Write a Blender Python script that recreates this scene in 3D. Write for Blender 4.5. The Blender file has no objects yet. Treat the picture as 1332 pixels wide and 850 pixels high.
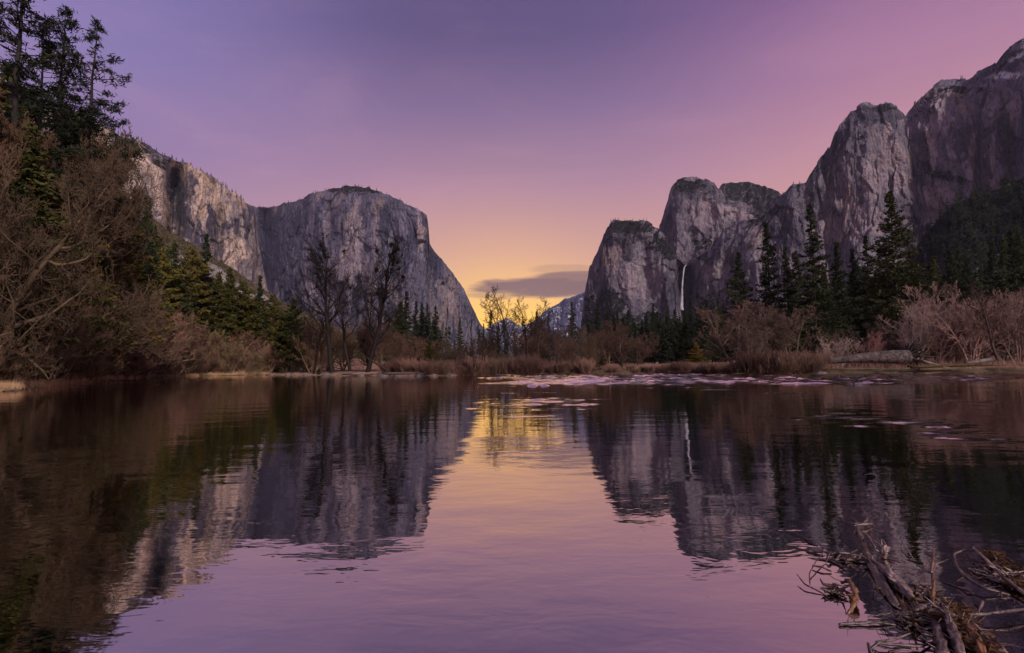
import bpy, math, random
import numpy as np
from mathutils import Matrix, Vector
R = math.radians
random.seed(7)
RS = np.random.RandomState(11)
S = bpy.context.scene
COL = S.collection

# ------------------------------------------------------------------ camera
FPX, W0, H0 = 666.0, 1332, 850
CAMZ = 1.3
TILT, ROLL = 4.6, -0.6
M3 = Matrix.Rotation(R(90 + TILT), 3, 'X') @ Matrix.Rotation(R(ROLL), 3, 'Z')
M3n = np.array(M3)
cd = bpy.data.cameras.new('camera'); cam = bpy.data.objects.new('camera', cd); COL.objects.link(cam)
cam.matrix_world = Matrix.Translation((0, 0, CAMZ)) @ M3.to_4x4()
cd.lens = 18; cd.sensor_width = 36; cd.clip_start = 0.05; cd.clip_end = 60000
S.camera = cam
CP = np.array([0, 0, CAMZ])
def ray(px, py):
    return M3n @ np.array([(px - W0 / 2) / FPX, (H0 / 2 - py) / FPX, -1.0])
def at(px, py, Y):
    d = ray(px, py); return CP + d * (Y / d[1])
def gnd(px, py, z=0.0):
    d = ray(px, py); return CP + d * ((z - CAMZ) / d[2])
def xat(px, Y):      # x on the horizon ray at depth Y
    return at(px, 478, Y)[0]

# ------------------------------------------------------------------ noise
_perm = np.random.RandomState(3).permutation(256); _perm = np.concatenate([_perm, _perm, _perm])
_g = np.random.RandomState(4).normal(size=(256, 3)); _g /= np.linalg.norm(_g, axis=1)[:, None]
def pn(x, y, z=0.0):
    x, y, z = np.broadcast_arrays(np.asarray(x, float), np.asarray(y, float), np.asarray(z, float))
    xi, yi, zi = np.floor(x).astype(int), np.floor(y).astype(int), np.floor(z).astype(int)
    xf, yf, zf = x - xi, y - yi, z - zi
    u, v, w = [t * t * t * (t * (t * 6 - 15) + 10) for t in (xf, yf, zf)]
    def gr(i, j, k):
        h = _perm[_perm[_perm[(xi + i) & 255] + ((yi + j) & 255)] + ((zi + k) & 255)]
        g = _g[h]; return g[..., 0] * (xf - i) + g[..., 1] * (yf - j) + g[..., 2] * (zf - k)
    L = lambda a, b, t: a + t * (b - a)
    return 1.5 * L(L(L(gr(0,0,0), gr(1,0,0), u), L(gr(0,1,0), gr(1,1,0), u), v),
             L(L(gr(0,0,1), gr(1,0,1), u), L(gr(0,1,1), gr(1,1,1), u), v), w)
def fbm(x, y, z=0.0, o=4):
    a, s, f = 0, 1.0, 1.0
    for i in range(o):
        a = a + s * pn(x * f + 17.3 * i, y * f, z * f if not np.isscalar(z) else z + i * 3.1); s *= .5; f *= 2.03
    return a
def ridged(x, y, z=0.0, o=3):
    a, s, f = 0, 1.0, 1.0
    for i in range(o):
        a = a + s * (1 - 2 * np.abs(pn(x * f + 9.7 * i, y * f, z + i * 5.3))); s *= .5; f *= 2.1
    return a
def cells(u, v, seed=0, tilt=.8):
    """slab pattern: every cell has its own offset and tilt -> (offset, edge distance)"""
    ui, vi = np.floor(u).astype(int), np.floor(v).astype(int)
    best = np.full(u.shape, 9e9); sec = np.full(u.shape, 9e9); val = np.zeros(u.shape)
    for i in (-1, 0, 1):
        for j in (-1, 0, 1):
            h = _perm[_perm[(ui + i + seed * 7) & 255] + ((vi + j + seed * 13) & 255)]
            jx, jy, r1 = _g[h, 0] * .42 + .5, _g[h, 1] * .42 + .5, _g[(h + 77) & 255]
            du, dv = u - (ui + i + jx), v - (vi + j + jy); d = du * du + dv * dv
            o = r1[..., 0] + tilt * (r1[..., 1] * du * 1.4 + r1[..., 2] * dv)
            w = d < best; sec = np.where(w, best, np.minimum(sec, d)); val = np.where(w, o, val); best = np.where(w, d, best)
    return val, np.sqrt(sec) - np.sqrt(best)
def project(x, y, z):
    q = np.stack([x, y, z - CAMZ], -1) @ M3n
    return W0 / 2 + FPX * q[..., 0] / -q[..., 2], H0 / 2 - FPX * q[..., 1] / -q[..., 2]
def sm(a, b, x):
    t = np.clip((np.asarray(x, float) - a) / (b - a), 0, 1); return t * t * (3 - 2 * t)
def lin(c):
    return tuple(((v / 255 + .055) / 1.055) ** 2.4 if v > 10 else v / 255 / 12.92 for v in c)

# ------------------------------------------------------------------ node helpers
class NT:
    def __init__(s, nt):
        s.nt = nt
        for n in list(nt.nodes): nt.nodes.remove(n)
    def n(s, t, props=None, **ins):
        nd = s.nt.nodes.new(t)
        for k, v in (props or {}).items(): setattr(nd, k, v)
        for k, v in ins.items():
            key = int(k[1:]) if k[0] == 'i' and k[1:].isdigit() else k.replace('_', ' ')
            s.set(nd.inputs[key], v)
        return nd
    def set(s, sock, v):
        if isinstance(v, bpy.types.NodeSocket): s.nt.links.new(v, sock)
        else:
            if sock.type == 'RGBA' and hasattr(v, '__len__') and len(v) == 3: v = (*v, 1)
            sock.default_value = v
    def m(s, op, a, b=0.0, c=0.0, clamp=False):
        return s.n('ShaderNodeMath', dict(operation=op, use_clamp=clamp), i0=a, i1=b, i2=c).outputs[0]
    def vm(s, op, a, b=(0, 0, 0)):
        return s.n('ShaderNodeVectorMath', dict(operation=op), i0=a, i1=b).outputs[0]
    def mix(s, f, a, b, blend='MIX'):
        nd = s.nt.nodes.new('ShaderNodeMix'); nd.data_type = 'RGBA'; nd.blend_type = blend; nd.clamp_factor = True
        s.set(nd.inputs[0], f); s.set(nd.inputs[6], a); s.set(nd.inputs[7], b); return nd.outputs[2]
    def mr(s, x, a, b, c=0.0, d=1.0, smooth=True):
        return s.n('ShaderNodeMapRange', dict(interpolation_type='SMOOTHSTEP' if smooth else 'LINEAR'), i0=x, i1=a, i2=b, i3=c, i4=d).outputs[0]
    def noise(s, vec, scale=1.0, detail=4.0, rough=.55, dist=0.0):
        return s.n('ShaderNodeTexNoise', None, Vector=vec, Scale=scale, Detail=detail, Roughness=rough, Distortion=dist).outputs[0]
    def ramp(s, f, stops, interp='LINEAR'):
        nd = s.nt.nodes.new('ShaderNodeValToRGB'); cr = nd.color_ramp; cr.interpolation = interp
        while len(cr.elements) < len(stops): cr.elements.new(.5)
        for e, (p, c) in zip(cr.elements, stops): e.position = p; e.color = (*c, 1)
        s.set(nd.inputs[0], f); return nd.outputs[0]
    def link(s, a, b): s.nt.links.new(a, b)
def new_mat(name):
    m = bpy.data.materials.new(name); m.use_nodes = True; t = NT(m.node_tree)
    out = t.n('ShaderNodeOutputMaterial'); return m, t, out

# ------------------------------------------------------------------ object helpers
def tag(o, label=None, cat=None, group=None, kind=None):
    if label: o['label'] = label
    if cat: o['category'] = cat
    if group: o['group'] = group
    if kind: o['kind'] = kind
    return o
def mesh_np(name, V, F, mat=None, smooth=False):
    """V (n,3), F (m,k) one polygon size"""
    V = np.ascontiguousarray(V, dtype=np.float32); F = np.ascontiguousarray(F, dtype=np.int32)
    me = bpy.data.meshes.new(name); k = F.shape[1]
    me.vertices.add(len(V)); me.vertices.foreach_set('co', V.ravel())
    me.loops.add(F.size); me.loops.foreach_set('vertex_index', F.ravel())
    me.polygons.add(len(F)); me.polygons.foreach_set('loop_start', np.arange(len(F), dtype=np.int32) * k)
    me.polygons.foreach_set('loop_total', np.full(len(F), k, dtype=np.int32))
    if smooth: me.polygons.foreach_set('use_smooth', np.ones(len(F), dtype=bool))
    if mat: me.materials.append(mat)
    me.update(calc_edges=True); me.validate(); return me
def obj(name, me, parent=None, loc=(0, 0, 0)):
    o = bpy.data.objects.new(name, me); COL.objects.link(o); o.location = loc
    if parent: o.parent = parent
    return o
def tubes(P0, P1, R0, R1, n=3):
    """open prisms, vectorised -> V, F"""
    P0, P1 = np.asarray(P0, float), np.asarray(P1, float); R0, R1 = np.asarray(R0, float), np.asarray(R1, float)
    d = P1 - P0; d /= np.linalg.norm(d, axis=1)[:, None] + 1e-9
    ref = np.where(np.abs(d[:, 2:3]) > .9, [[1., 0, 0]], [[0, 0, 1.]])
    a = np.cross(d, ref); a /= np.linalg.norm(a, axis=1)[:, None] + 1e-9; b = np.cross(d, a)
    N = len(P0); V = np.zeros((N, 2, n, 3))
    for i in range(n):
        th = 2 * math.pi * i / n; o = a * math.cos(th) + b * math.sin(th)
        V[:, 0, i] = P0 + o * R0[:, None]; V[:, 1, i] = P1 + o * R1[:, None]
    base = np.arange(N)[:, None] * 2 * n; F = []
    for i in range(n):
        j = (i + 1) % n; F.append(np.concatenate([base + i, base + j, base + n + j, base + n + i], 1))
    return V.reshape(-1, 3), np.concatenate(F)
def join(parts):
    Vs, Fs, o = [], [], 0
    for V, F in parts:
        if len(V) == 0: continue
        Vs.append(V); Fs.append(F + o); o += len(V)
    return np.concatenate(Vs), np.concatenate(Fs)
def chain_tube(pts, rad, n=10, bump=0.0, seed=0, caps=True):
    """one continuous tube along a polyline, with lumpy bark and closed ends (quads)"""
    pts = np.asarray(pts, float); rad = np.asarray(rad, float); K = len(pts)
    tang = np.gradient(pts, axis=0); tang /= np.linalg.norm(tang, axis=1)[:, None] + 1e-9
    rings = []; ref = np.array([0.13, 0.21, 1.0]) if abs(tang[0][2]) < .9 else np.array([1.0, 0.1, 0.])
    for k in range(K):
        a = np.cross(tang[k], ref); a /= np.linalg.norm(a); b = np.cross(tang[k], a)
        th = np.arange(n) * 2 * math.pi / n
        r = rad[k] * (1 + bump * pn(np.cos(th) * 1.5 + seed, np.sin(th) * 1.5, k * .22 + seed) + bump * .5 * pn(np.cos(th) * 4 + seed, np.sin(th) * 4, k * .15 + seed))
        rings.append(pts[k] + (a[None] * np.cos(th)[:, None] + b[None] * np.sin(th)[:, None]) * r[:, None])
    if caps:
        rings = [rings[0] * .08 + pts[0] * .92] + rings + [rings[-1] * .08 + pts[-1] * .92]
    V = np.concatenate(rings); F = []
    for k in range(len(rings) - 1):
        for i in range(n):
            j = (i + 1) % n; F.append((k * n + i, k * n + j, (k + 1) * n + j, (k + 1) * n + i))
    return V, np.array(F)

# ------------------------------------------------------------------ materials
def mat_rock(name, light, mid, dark, tan, veg, vegcut=.62, tanamt=.5, snow=None, streak=1.0, scale=1.0, palecut=.3, bump=1.0, mark=None):
    m, t, out = new_mat(name)
    g = t.n('ShaderNodeNewGeometry'); P = g.outputs['Position']; N = g.outputs['True Normal']
    sep = t.n('ShaderNodeSeparateXYZ', None, i0=P); nz = t.n('ShaderNodeSeparateXYZ', None, i0=N).outputs[2]
    Pw = t.vm('ADD', P, t.n('ShaderNodeVectorMath', dict(operation='SCALE'), i0=t.n('ShaderNodeTexNoise', None, Vector=P, Scale=.006 * scale, Detail=1.).outputs[1], Scale=60.).outputs[0])
    K = lambda a, b, d=4., r=.6: t.noise(t.vm('MULTIPLY', Pw, (a * scale, a * scale, b * scale)), 1., d, r)
    n1 = K(.014, .0020, 4., .65); n2 = K(.065, .0065, 3., .7); n5 = K(.008, .003, 2., .6); n6 = K(.11, .03, 3., .7)
    n3 = t.noise(P, .0045 * scale, 4., .65); n4 = t.noise(P, .045 * scale, 4., .75)
    at_ = lambda nm: t.n('ShaderNodeAttribute', dict(attribute_name=nm)).outputs['Fac']
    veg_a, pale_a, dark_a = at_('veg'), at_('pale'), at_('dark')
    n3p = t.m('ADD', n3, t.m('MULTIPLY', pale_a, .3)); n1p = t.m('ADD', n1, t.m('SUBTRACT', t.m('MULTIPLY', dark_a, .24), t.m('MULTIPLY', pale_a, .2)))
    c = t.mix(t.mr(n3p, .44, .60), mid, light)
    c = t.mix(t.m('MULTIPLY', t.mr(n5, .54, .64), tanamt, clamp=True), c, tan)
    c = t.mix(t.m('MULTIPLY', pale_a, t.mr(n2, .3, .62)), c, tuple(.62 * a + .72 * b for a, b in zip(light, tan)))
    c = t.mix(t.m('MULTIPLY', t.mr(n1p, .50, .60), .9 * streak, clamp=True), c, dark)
    c = t.mix(t.m('MULTIPLY', dark_a, t.mr(n2, .62, .34, .25, .95)), c, tuple(v * 1.15 for v in dark))  # dark stains, plus shade of recesses painted into the rock colour
    c = t.mix(t.mr(n2, .52, .72, 0., .65 * streak), c, light)
    c = t.mix(t.mr(n2, .48, .34, 0., .55 * streak), c, dark)
    c = t.mix(t.mr(n4, .50, .74, 0., .6), c, dark); c = t.mix(t.mr(n6, .47, .34, 0., .5), c, tuple(v * .6 for v in dark))
    vo = t.n('ShaderNodeTexVoronoi', dict(feature='DISTANCE_TO_EDGE'), Vector=t.vm('MULTIPLY', Pw, (.03 * scale, .03 * scale, .0055 * scale)), Scale=1.)
    crack = t.mr(vo.outputs['Distance'], .0, .07, 1., 0.)
    c = t.mix(t.m('MULTIPLY', crack, t.mr(n3, .45, .62, .05, .4)), c, tuple(v * .4 for v in dark))
    vn = t.noise(P, .022 * scale, 5., .75)
    vmask = t.m('ADD', t.m('ADD', nz, t.m('SUBTRACT', t.m('MULTIPLY', veg_a, .75), t.m('MULTIPLY', pale_a, palecut))), t.m('MULTIPLY', t.m('SUBTRACT', vn, .5), 1.3))
    vm = t.mr(vmask, vegcut - .06, vegcut + .06)
    vc = t.mix(t.mr(n4, .40, .64), tuple(v * .35 for v in veg), tuple(v * 1.7 for v in veg))
    c = t.mix(vm, c, vc)
    if snow:
        z0, cut = snow
        sn = t.m('MULTIPLY', t.mr(sep.outputs[2], z0, z0 * 1.12), t.mr(t.m('ADD', nz, t.m('MULTIPLY', t.m('SUBTRACT', t.noise(P, .013 * scale, 6., .7), .5), 1.6)), cut, cut + .1))
        c = t.mix(sn, c, (.75, .77, .85))
    c = t.mix(t.m('MULTIPLY', at_('snow'), t.mr(t.noise(P, .03, 6., .75), .44, .50)), c, (.75, .77, .85))
    h = t.m('ADD', t.m('MULTIPLY', n1, 22. / scale), t.m('ADD', t.m('MULTIPLY', n2, 16. / scale), t.m('ADD', t.m('MULTIPLY', n4, 26. / scale), t.m('MULTIPLY', n6, 12. / scale))))
    h = t.m('ADD', h, t.m('MULTIPLY', n4, t.m('MULTIPLY', vm, 16. / scale)))
    b = t.n('ShaderNodeBump', None, Strength=1.0 * bump, Distance=1.0, Height=h)
    p = t.n('ShaderNodeBsdfPrincipled', None, Base_Color=c, Roughness=.9, Normal=b.outputs[0]); p.inputs['Specular IOR Level'].default_value = .15
    t.link(p.outputs[0], out.inputs[0]); return m

def mat_veg(name, c0, c1, rough=.8, trans=0.0, scale=.6, rnd=.5):
    """colour varied by object random and by noise over its own surface"""
    m, t, out = new_mat(name)
    oi = t.n('ShaderNodeObjectInfo'); P = t.n('ShaderNodeNewGeometry').outputs['Position']
    tc = t.n('ShaderNodeTexCoord').outputs['Object']
    f = t.m('ADD', t.m('MULTIPLY', oi.outputs['Random'], rnd), t.m('MULTIPLY', t.mr(t.noise(tc, scale, 4., .7), .3, .7), 1 - rnd * .6), clamp=True)
    c = t.mix(f, c0, c1); c = t.mix(1.0, c, oi.outputs['Color'], 'MULTIPLY')
    p = t.n('ShaderNodeBsdfPrincipled', None, Base_Color=c, Roughness=rough); p.inputs['Specular IOR Level'].default_value = .2
    if trans:
        tr = t.n('ShaderNodeBsdfTranslucent', None, Color=c); mx = t.n('ShaderNodeMixShader', None, i0=trans, i1=p.outputs[0], i2=tr.outputs[0])
        t.link(mx.outputs[0], out.inputs[0])
    else: t.link(p.outputs[0], out.inputs[0])
    return m
def mat_wood(name, c0, c1, c2, scale=1., wet=.55):
    m, t, out = new_mat(name)
    tc = t.n('ShaderNodeTexCoord').outputs['Object']; rd = t.n('ShaderNodeObjectInfo').outputs['Random']
    tv = t.vm('ADD', tc, t.n('ShaderNodeCombineXYZ', None, i0=t.m('MULTIPLY', rd, 30.)).outputs[0])
    n1 = t.noise(tv, 6 * scale, 5., .65, .6); n2 = t.noise(tv, 40 * scale, 4., .7); n3 = t.noise(tv, 1.8 * scale, 2., .5)
    c = t.mix(t.mr(n1, .35, .65), c0, c1); c = t.mix(t.mr(n2, .5, .7, 0., .7), c, c2); c = t.mix(t.mr(n3, .45, .65, 0., .6), c, c0)
    b = t.n('ShaderNodeBump', None, Strength=.7, Distance=.02 / scale, Height=t.m('ADD', n1, t.m('MULTIPLY', n2, .5)))
    p = t.n('ShaderNodeBsdfPrincipled', None, Base_Color=c, Roughness=wet, Normal=b.outputs[0])
    t.link(p.outputs[0], out.inputs[0]); return m

M = {}
M['bark_dark'] = mat_veg('bark_dark', (.022, .017, .016), (.06, .046, .04), scale=2.)
M['bark_brown'] = mat_veg('bark_brown', (.042, .032, .025), (.15, .118, .086), scale=.5)
M['bark_pale'] = mat_veg('bark_pale', (.16, .11, .10), (.34, .25, .22), scale=.4)
M['twig_red'] = mat_veg('twig_red', (.065, .038, .033), (.17, .10, .085), scale=.5)
M['needle'] = mat_veg('needle', (.016, .024, .013), (.06, .068, .028), rough=.7, trans=.15, scale=.35)
M['needle_olive'] = mat_veg('needle_olive', (.026, .032, .010), (.115, .105, .034), rough=.7, trans=.2, scale=.3)
M['moss'] = mat_veg('moss', (.025, .022, .012), (.10, .08, .035), scale=3.)
M['grass_gold'] = mat_veg('grass_gold', (.26, .16, .08), (.62, .42, .25), trans=.2, scale=.4)
M['grass_tan'] = mat_veg('grass_tan', (.14, .085, .06), (.32, .20, .15), trans=.2, scale=.15)
M['stone'] = mat_wood('stone', (.06, .048, .042), (.18, .14, .12), (.05, .04, .038), scale=.25, wet=.8)
M['drift'] = mat_wood('drift_wood', (.03, .02, .019), (.17, .115, .105), (.012, .008, .008), scale=2.2, wet=.22)
M['drift_pale'] = mat_wood('drift_pale', (.075, .05, .045), (.36, .26, .24), (.05, .03, .025), scale=2.2, wet=.22)
M['drift_orange'] = mat_wood('drift_orange', (.07, .032, .014), (.26, .12, .05), (.04, .018, .01), scale=2.5, wet=.35)
M['leaf_litter'] = mat_veg('leaf_litter', (.03, .015, .008), (.15, .08, .04), trans=.15, rough=.4, scale=9.)

# ------------------------------------------------------------------ river outline and ground
bank_px = [(0, 510), (60, 503.5), (120, 496.5), (200, 490.8), (270, 489), (340, 488), (420, 488.5), (480, 489), (560, 489.5), (640, 488), (760, 487.2),
           (860, 486.5), (960, 486.8), (1080, 486), (1200, 485.5), (1332, 485), (1500, 487)]
far_bank = [gnd(*p)[:2] for p in bank_px]
river = np.array([(-27., -6.), (-31., 8.), (-35., 22.)] + [tuple(p) for p in far_bank] + [(130., 40.), (150., 0.), (120., -14.), (30., -5.), (0., -2.5), (-12, -3.5)])
def sdist(x, y):
    """signed distance to the river outline: + outside"""
    x = np.asarray(x, float); y = np.asarray(y, float)
    dm = np.full(x.shape, 1e9); ins = np.zeros(x.shape, bool); n = len(river)
    for i in range(n):
        a, b = river[i], river[(i + 1) % n]; e = b - a
        tt = np.clip(((x - a[0]) * e[0] + (y - a[1]) * e[1]) / (e @ e), 0, 1)
        dm = np.minimum(dm, np.hypot(x - a[0] - tt * e[0], y - a[1] - tt * e[1]))
        c = ((a[1] > y) != (b[1] > y)) & (x < (b[0] - a[0]) * (y - a[1]) / (b[1] - a[1] + 1e-12) + a[0]); ins ^= c
    return np.where(ins, -dm, dm)
def gh(x, y):
    x = np.asarray(x, float); y = np.asarray(y, float)
    s = sdist(x, y) + 1.2 * pn(x * .09, y * .09, 2.) * sm(15, 30, np.hypot(x, y)) + .5 * pn(x * .35, y * .35, 5.) * sm(15, 30, np.hypot(x, y))
    out = .75 * sm(-.3, 3.5, s) + .5 * sm(4, 30, s) + .18 * fbm(x * .12, y * .12, 1., 3) * sm(0, 3, s)
    inn = -.9 * sm(0, 14, -s) - .12 * sm(0, 1.2, -s) + .1 * fbm(x * .5, y * .5, 9., 3) * sm(0, 3, -s)
    h = np.where(s > -.3, out - .12 * (s < 0), inn)
    hill = np.clip(-x - 52 - .62 * np.clip(y - 20, 0, 400), 0, 1e9)
    h = h + 46 * (1 - np.exp(-hill * .42 / 46)) * sm(0, 10, hill)
    right = np.clip(x - 110 - .35 * np.clip(y, 0, 800), 0, 1e9)
    h = h + 50 * (1 - np.exp(-right * .25 / 50)) * sm(60, 200, y)
    return h
def build_ground():
    n = 520
    s = np.linspace(-1, 1, n); g = np.sinh(s * 6.2) / np.sinh(6.2)
    xs = g * 9000; ys = np.sinh(np.linspace(-.45, 1, n) * 6.2) / np.sinh(6.2) * 12000
    # finer sampling near the far bank
    xs = np.sort(np.concatenate([xs, np.linspace(-90, 110, 260)])); ys = np.sort(np.concatenate([ys, np.linspace(20, 125, 260)]))
    X, Y = np.meshgrid(xs, ys); Z = gh(X, Y)
    r = np.hypot(X, Y); Z = np.where(r > 1200, Z * sm(3000, 1200, r), Z)
    V = np.stack([X, Y, Z], -1).reshape(-1, 3); nx = len(xs); ny = len(ys)
    i = (np.arange(ny - 1)[:, None] * nx + np.arange(nx - 1)[None]).ravel()
    F = np.stack([i, i + 1, i + nx + 1, i + nx], 1)
    m, t, out = new_mat('ground')
    P = t.n('ShaderNodeNewGeometry').outputs['Position']; sx, sy, sz = t.n('ShaderNodeSeparateXYZ', None, i0=P).outputs
    n1 = t.noise(P, .08, 5., .65); n2 = t.noise(P, 1.3, 5., .7); n3 = t.noise(P, .35, 4., .6)
    litter = t.mix(t.mr(n2, .35, .7), (.03, .02, .014), (.13, .08, .05))
    meadow = t.mix(t.mr(n1, .4, .62), (.16, .085, .06), (.30, .18, .125)); meadow = t.mix(t.mr(n2, .45, .7, 0., .6), meadow, (.08, .045, .032))
    land = t.mix(t.m('MULTIPLY', t.mr(t.m('ADD', sx, t.m('MULTIPLY', sy, .35)), -12., 6.), t.mr(sy, 20., 50.)), litter, meadow)
    sand = t.mix(t.mr(n3, .35, .65), (.12, .08, .055), (.44, .30, .21))
    sand = t.mix(t.mr(sx, -2., 8.), sand, t.mix(t.mr(n3, .35, .65), (.03, .026, .016), (.11, .085, .05)))
    land = t.mix(t.mr(t.m('ADD', sz, t.m('MULTIPLY', t.m('SUBTRACT', n3, .5), .5)), .45, .85), sand, land)
    # pale gravel and old snow on the meadow
    sn = t.m('MULTIPLY', t.mr(t.noise(t.vm('MULTIPLY', P, (.25, .06, 1.)), 1., 5., .7), .62, .66), t.m('MULTIPLY', t.mr(sx, 20., 34.), t.mr(sy, 80., 100.)))
    land = t.mix(sn, land, (.55, .5, .52))
    bed = t.mix(t.mr(n3, .35, .65), (.035, .032, .016), (.11, .085, .05)); bed = t.mix(t.mr(n2, .5, .66, 0., .8), bed, (.02, .018, .012))
    c = t.mix(t.mr(sz, -.03, .07), bed, land)
    b = t.n('ShaderNodeBump', None, Strength=.8, Distance=.25, Height=t.m('ADD', n2, n3))
    p = t.n('ShaderNodeBsdfPrincipled', None, Base_Color=c, Roughness=.9, Normal=b.outputs[0]); p.inputs['Specular IOR Level'].default_value = .1
    t.link(p.outputs[0], out.inputs[0])
    tag(obj('ground', mesh_np('ground', V, F, m, True)), kind='structure')
build_ground()

def build_water():
    # one sheet; columns fan out from behind the near bank so that close water is finely divided
    v = np.concatenate([np.linspace(-4.6, -1.12, 36), np.linspace(-1.1, 1.5, 1120), np.linspace(1.53, 5.5, 36)])
    ys = [-13.]
    while ys[-1] < 4: ys.append(ys[-1] + .3)
    while ys[-1] < 118: ys.append(ys[-1] + .02 + .0058 * ys[-1])
    ys = np.array(ys + [125., 140., 160.]); Vv, Y = np.meshgrid(v, ys); X = Vv * (Y + 14)
    def ell(px, py, rx, ry):
        c = gnd(px, py); a = abs(gnd(px + rx, py)[0] - c[0]); b = abs(gnd(px, py - ry)[1] - gnd(px, py + ry)[1]) / 2
        return np.clip(1 - np.hypot((X - c[0]) / a, (Y - c[1]) / b), 0, 1)
    side = sm(-.14, .02, X / np.maximum(Y, 1)); zone = sm(20, 52, Y)
    n = fbm(X * .045, Y * .075, 3.3, 5) + .25 * fbm(X * .35, Y * .6, 8.1, 3)
    far = sm(-.1, .35, n - .56 + .98 * zone * (.35 + .65 * side) - .35 * (1 - side)) * sm(16, 24, Y)
    patches = 0
    for e, k in ((ell(1125, 546, 125, 13), 1.), (ell(1300, 570, 110, 15), 1.), (ell(1215, 556, 60, 8), .6), (ell(690, 524, 110, 10), .7)):
        patches = np.maximum(patches, e * k)
    n2 = fbm(X * .8, Y * 1.7, 5.5, 4)
    pm = sm(-.15, .5, .06 + n2 * 1.1 + .5 * fbm(X * 2.2, Y * 5.5, 1.5, 3) - .75 + 1.5 * patches) * sm(0, .1, patches)
    spots = sm(.62, .8, fbm(X * .22, Y * .4, 12.2, 4) + .3 * fbm(X * 1.4, Y * 2.5, 4.4, 2)) * sm(8, 14, Y) * side * .7
    mask = np.maximum(far, np.maximum(pm, spots)) * (.35 + .65 * sm(-.25, .25, fbm(X * .5, Y * 2.2, 15.1, 4)))
    wob = .5 * pn(X * .7, Y * .7, 2.2)
    big = pn(X / 6.5 + wob, Y / 1.1, 1.1) + .55 * pn(X / 2.6, Y / .65, 6.)
    small = pn(X / 1.8 + wob, Y / .26, 2.1) + .55 * pn(X / .7, Y / .14, 7.)
    b = sm(14, 34, Y)
    Z = mask * (big * .21 * b + small * .06 * (1 - b))
    V = np.stack([X, Y, Z], -1).reshape(-1, 3); nx = len(v)
    i = (np.arange(len(ys) - 1)[:, None] * nx + np.arange(nx - 1)[None]).ravel()
    m, t, out = new_mat('river_water')
    P = t.n('ShaderNodeNewGeometry').outputs['Position']
    mk = t.n('ShaderNodeAttribute', dict(attribute_name='riffle')).outputs['Fac']
    swell = t.noise(t.vm('MULTIPLY', P, (.55, .95, 1.)), 1., 2., .5)
    rip = t.noise(t.vm('MULTIPLY', P, (2.0, 4.2, 1.)), 1., 3., .6, .3)
    h = t.m('ADD', t.m('MULTIPLY', swell, .012), t.m('MULTIPLY', rip, t.m('ADD', .003, t.m('MULTIPLY', mk, .02))))
    b = t.n('ShaderNodeBump', None, Strength=1.0, Distance=1.0, Height=h)
    lw = t.n('ShaderNodeLayerWeight', None, Blend=.5, Normal=b.outputs[0]).outputs['Facing']
    fac = t.m('MINIMUM', t.m('ADD', t.m('ADD', .47, t.m('MULTIPLY', mk, .3)), t.m('MULTIPLY', t.m('POWER', lw, 3.0), .50)), .97)
    gl = t.n('ShaderNodeBsdfGlossy', None, Color=(.97, .90, .91, 1), Roughness=.02, Normal=b.outputs[0])
    tr = t.n('ShaderNodeBsdfTransparent', None, Color=(.14, .17, .09, 1))
    mx = t.n('ShaderNodeMixShader', None, i0=fac, i1=tr.outputs[0], i2=gl.outputs[0])
    t.link(mx.outputs[0], out.inputs[0])
    me = mesh_np('water', V, np.stack([i, i + 1, i + nx + 1, i + nx], 1), m, True)
    a_ = me.attributes.new('riffle', 'FLOAT', 'POINT'); a_.data.foreach_set('value', mask.ravel().astype(np.float32))
    tag(obj('water', me), kind='structure')
build_water()

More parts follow.
